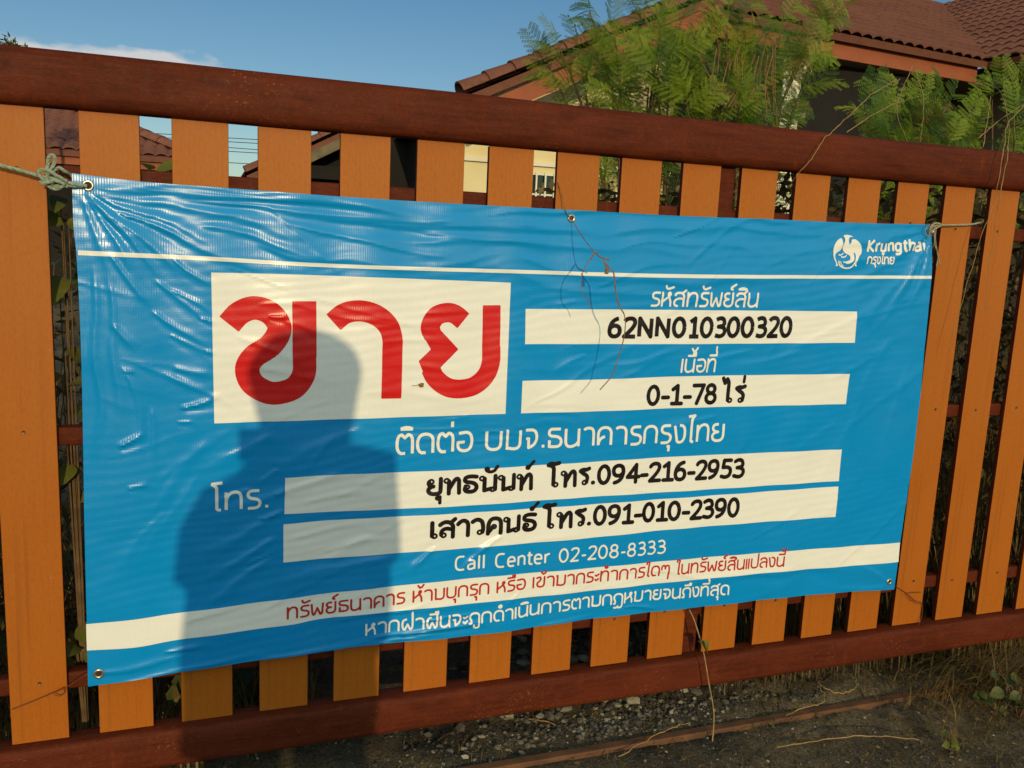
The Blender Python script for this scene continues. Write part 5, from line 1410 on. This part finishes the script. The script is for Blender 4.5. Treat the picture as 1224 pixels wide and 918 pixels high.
# ------------------------------------------------------------------ photographer, out of frame behind the camera, throwing the shadow
PX, PY = .405, -2.36
H0 = G
person = tag(empty('person', (PX, PY, G)), 'person standing in the road facing the gate with both hands raised to a phone', 'person')
J = {  # joints, person frame: x right, y towards the gate, z up
    'pelvis': (0, 0, .93, .155, .11), 'waist': (0, 0, 1.06, .150, .105), 'chest': (0, -.01, 1.25, .168, .115), 'upper': (0, -.01, 1.36, .12, .09), 'neck': (.012, 0, 1.445, .056, .056), 'neck2': (.022, .01, 1.50, .054, .056), 'jaw': (.028, .025, 1.545, .064, .075), 'head': (.028, .012, 1.615, .078, .095), 'crown': (.028, .005, 1.675, .056, .068),
    'hipL': (-.10, 0, .86, .10, .10), 'kneeL': (-.12, .015, .48, .062, .062), 'calfL': (-.125, -.01, .32, .056, .056), 'ankL': (-.13, -.02, .09, .038, .04), 'toeL': (-.15, .15, .035, .036, .03),
    'hipR': (.10, 0, .86, .10, .10), 'kneeR': (.12, .015, .48, .062, .062), 'calfR': (.125, -.01, .32, .056, .056), 'ankR': (.13, -.02, .09, .038, .04), 'toeR': (.15, .15, .035, .036, .03),
    'shL': (-.165, -.01, 1.335, .055, .055), 'elL': (-.216, .03, 1.12, .046, .046), 'wrL': (-.10, .25, 1.30, .030, .030), 'paL': (-.075, .285, 1.33, .034, .022),
    'shR': (.175, -.01, 1.385, .062, .062), 'elR': (.215, .06, 1.14, .048, .048), 'wrR': (.125, .25, 1.33, .032, .032), 'paR': (.092, .285, 1.355, .034, .022),
}
ED = [('pelvis', 'waist'), ('waist', 'chest'), ('chest', 'upper'), ('upper', 'neck'), ('neck', 'neck2'), ('neck2', 'jaw'), ('jaw', 'head'), ('head', 'crown')]
for s_ in 'LR':
    ED += [('pelvis', 'hip' + s_), ('hip' + s_, 'knee' + s_), ('knee' + s_, 'calf' + s_), ('calf' + s_, 'ank' + s_), ('ank' + s_, 'toe' + s_), ('upper', 'sh' + s_), ('sh' + s_, 'el' + s_), ('el' + s_, 'wr' + s_), ('wr' + s_, 'pa' + s_)]
for s_, sg in (('L', -1), ('R', 1)):             # four fingers and a thumb on each hand, curled round the phone
    p = J['pa' + s_]
    for k_ in range(4):
        z = p[2] - .028 + k_ * .019; l = (.052, .060, .064, .056)[k_]
        J[f'f{s_}{k_}a'] = (p[0] - sg * .012, p[1] + .022, z, .0095, .009); J[f'f{s_}{k_}b'] = (p[0] - sg * .03, p[1] + .036, z, .0085, .008); J[f'f{s_}{k_}c'] = (p[0] - sg * l, p[1] + .030, z, .0075, .007)
        ED += [('pa' + s_, f'f{s_}{k_}a'), (f'f{s_}{k_}a', f'f{s_}{k_}b'), (f'f{s_}{k_}b', f'f{s_}{k_}c')]
    J[f't{s_}a'] = (p[0] - sg * .014, p[1] - .010, p[2] + .026, .011, .010); J[f't{s_}b'] = (p[0] - sg * .045, p[1] - .006, p[2] + .040, .009, .008)
    ED += [('pa' + s_, f't{s_}a'), (f't{s_}a', f't{s_}b')]
def skin_mat(name):
    return plain(name, (.36, .20, .13), (.30, .16, .10), .55, 20, .4, .1)
M_SKIN = skin_mat('skin'); M_SHIRT = plain('cotton_shirt', (.10, .12, .16), (.08, .10, .14), .9, 30); M_TROUSER = plain('dark_trousers', (.03, .03, .04), (.045, .045, .055), .9, 30); M_HAIR = plain('black_hair', (.012, .010, .009), (.02, .016, .013), .45, 80)
names = list(J); me = bpy.data.meshes.new('body'); me.from_pydata([J[n_][:3] for n_ in names], [(names.index(a), names.index(c)) for a, c in ED], [])
body = bpy.data.objects.new('body', me); COL.objects.link(body); body.parent = person; me.materials.append(M_SKIN)
sk = body.modifiers.new('skin', 'SKIN'); sk.use_smooth_shade = True
for i, n_ in enumerate(names): sv = me.skin_vertices[0].data[i]; sv.radius = J[n_][3:5]; sv.use_root = (n_ == 'pelvis')
ss = body.modifiers.new('sub', 'SUBSURF'); ss.levels = 1; ss.render_levels = 2


def sleeve(name, secs, mat):
    """cloth tube through elliptical sections (centre, rx, ry)"""
    b = MB(); n = 20; vs = []
    for (x, y, z, rx, ry) in secs:
        for k_ in range(n): a = 2 * math.pi * k_ / n; vs.append((x + rx * math.cos(a), y + ry * math.sin(a), z))
    b.add(vs, [(i * n + k_, i * n + (k_ + 1) % n, (i + 1) * n + (k_ + 1) % n, (i + 1) * n + k_) for i in range(len(secs) - 1) for k_ in range(n)])
    o = b.build(name, mat, person, smooth=True); m = o.modifiers.new('thick', 'SOLIDIFY'); m.thickness = .006; return o


sleeve('shirt', [(-.06, 0, .72, .20, .15), (-.032, 0, .86, .226, .155), (-.012, 0, .96, .246, .155), (-.004, 0, 1.06, .243, .15), (0, -.005, 1.25, .228, .14), (.025, -.01, 1.35, .175, .115), (.005, -.006, 1.405, .105, .085), (0, 0, 1.435, .075, .07)], M_SHIRT)
for s_, sg in (('left', -1), ('right', 1)):
    ex, ey, ez = J['elL' if sg < 0 else 'elR'][:3]
    b = MB(); zz = .045 if sg > 0 else -.035
    b.tube([(sg * .10, -.01, 1.385 + zz * (.6 if sg > 0 else 1.6)), (sg * (.17 + zz * .3), -.01, 1.355 + zz), (sg * .198, .012, 1.25), (ex, ey, ez + .02)], [.06, .066, .058, .05], 14, cap=False); o = b.build('sleeve', M_SHIRT, person, smooth=True)
    sleeve('trouser_leg', [(sg * .13, -.02, .06, .075, .085), (sg * .125 - .01, 0, .3, .08, .085), (sg * .12 - .02, .01, .5, .088, .09), (sg * .10, 0, .80, .115, .125), (sg * .085, 0, .93, .12, .135)], M_TROUSER)
# full round hair
b = MB(); n = 22; vs = []; m = 14; c = (.028, -.015, 1.634)
for i in range(m + 1):
    th = math.pi * .86 * i / m
    for k_ in range(n):
        a = 2 * math.pi * k_ / n; front = max(0, math.sin(a)); r1 = (.128 * math.sin(min(th, 1.6)) ** 1.0 * (1 if th < 1.6 else 1 - .26 * (th - 1.6))) if th > 0 else 0.0
        cut = 1 - .22 * front * (1 if th > 1.3 else 0); wob = 1 + .03 * math.sin(5 * a + 3 * th)
        vs.append((c[0] + r1 * math.cos(a) * wob, c[1] + r1 * math.sin(a) * cut * 1.02, c[2] + .098 * math.cos(th) * (1 if th < 1.57 else 2.0)))
b.add(vs, [(i * n + k_, i * n + (k_ + 1) % n, (i + 1) * n + (k_ + 1) % n, (i + 1) * n + k_) for i in range(m) for k_ in range(n)]); b.build('hair', M_HAIR, person, smooth=True)
b = MB()                                          # face: nose, eyes, mouth, ears
b.add([(.016, .100, 1.585), (.040, .100, 1.585), (.028, .126, 1.588), (.028, .104, 1.632)], [(0, 1, 2), (0, 2, 3), (1, 3, 2)]); b.build('nose', M_SKIN, person)
for sg in (-1, 1):
    bm = bmesh.new(); bmesh.ops.create_uvsphere(bm, u_segments=10, v_segments=8, radius=.012, matrix=Matrix.Translation((.028 + sg * .032, .093, 1.627))); me = bpy.data.meshes.new('eye'); bm.to_mesh(me); bm.free(); me.materials.append(M_DARK); o = bpy.data.objects.new('eye', me); COL.objects.link(o); o.parent = person
# the phone itself, its lens at the viewpoint
phone = tag(empty('phone', tuple(CAM)), 'dark slim phone held up in front of the chest', 'phone')
b = MB(); b.box((-.078, -.040, -.006), (.078, .036, .002)); o = b.build('phone_body', M_LINE, phone, bevel=.002)
phone.matrix_world = M4 @ Matrix.Translation((-.03, 0, .012))
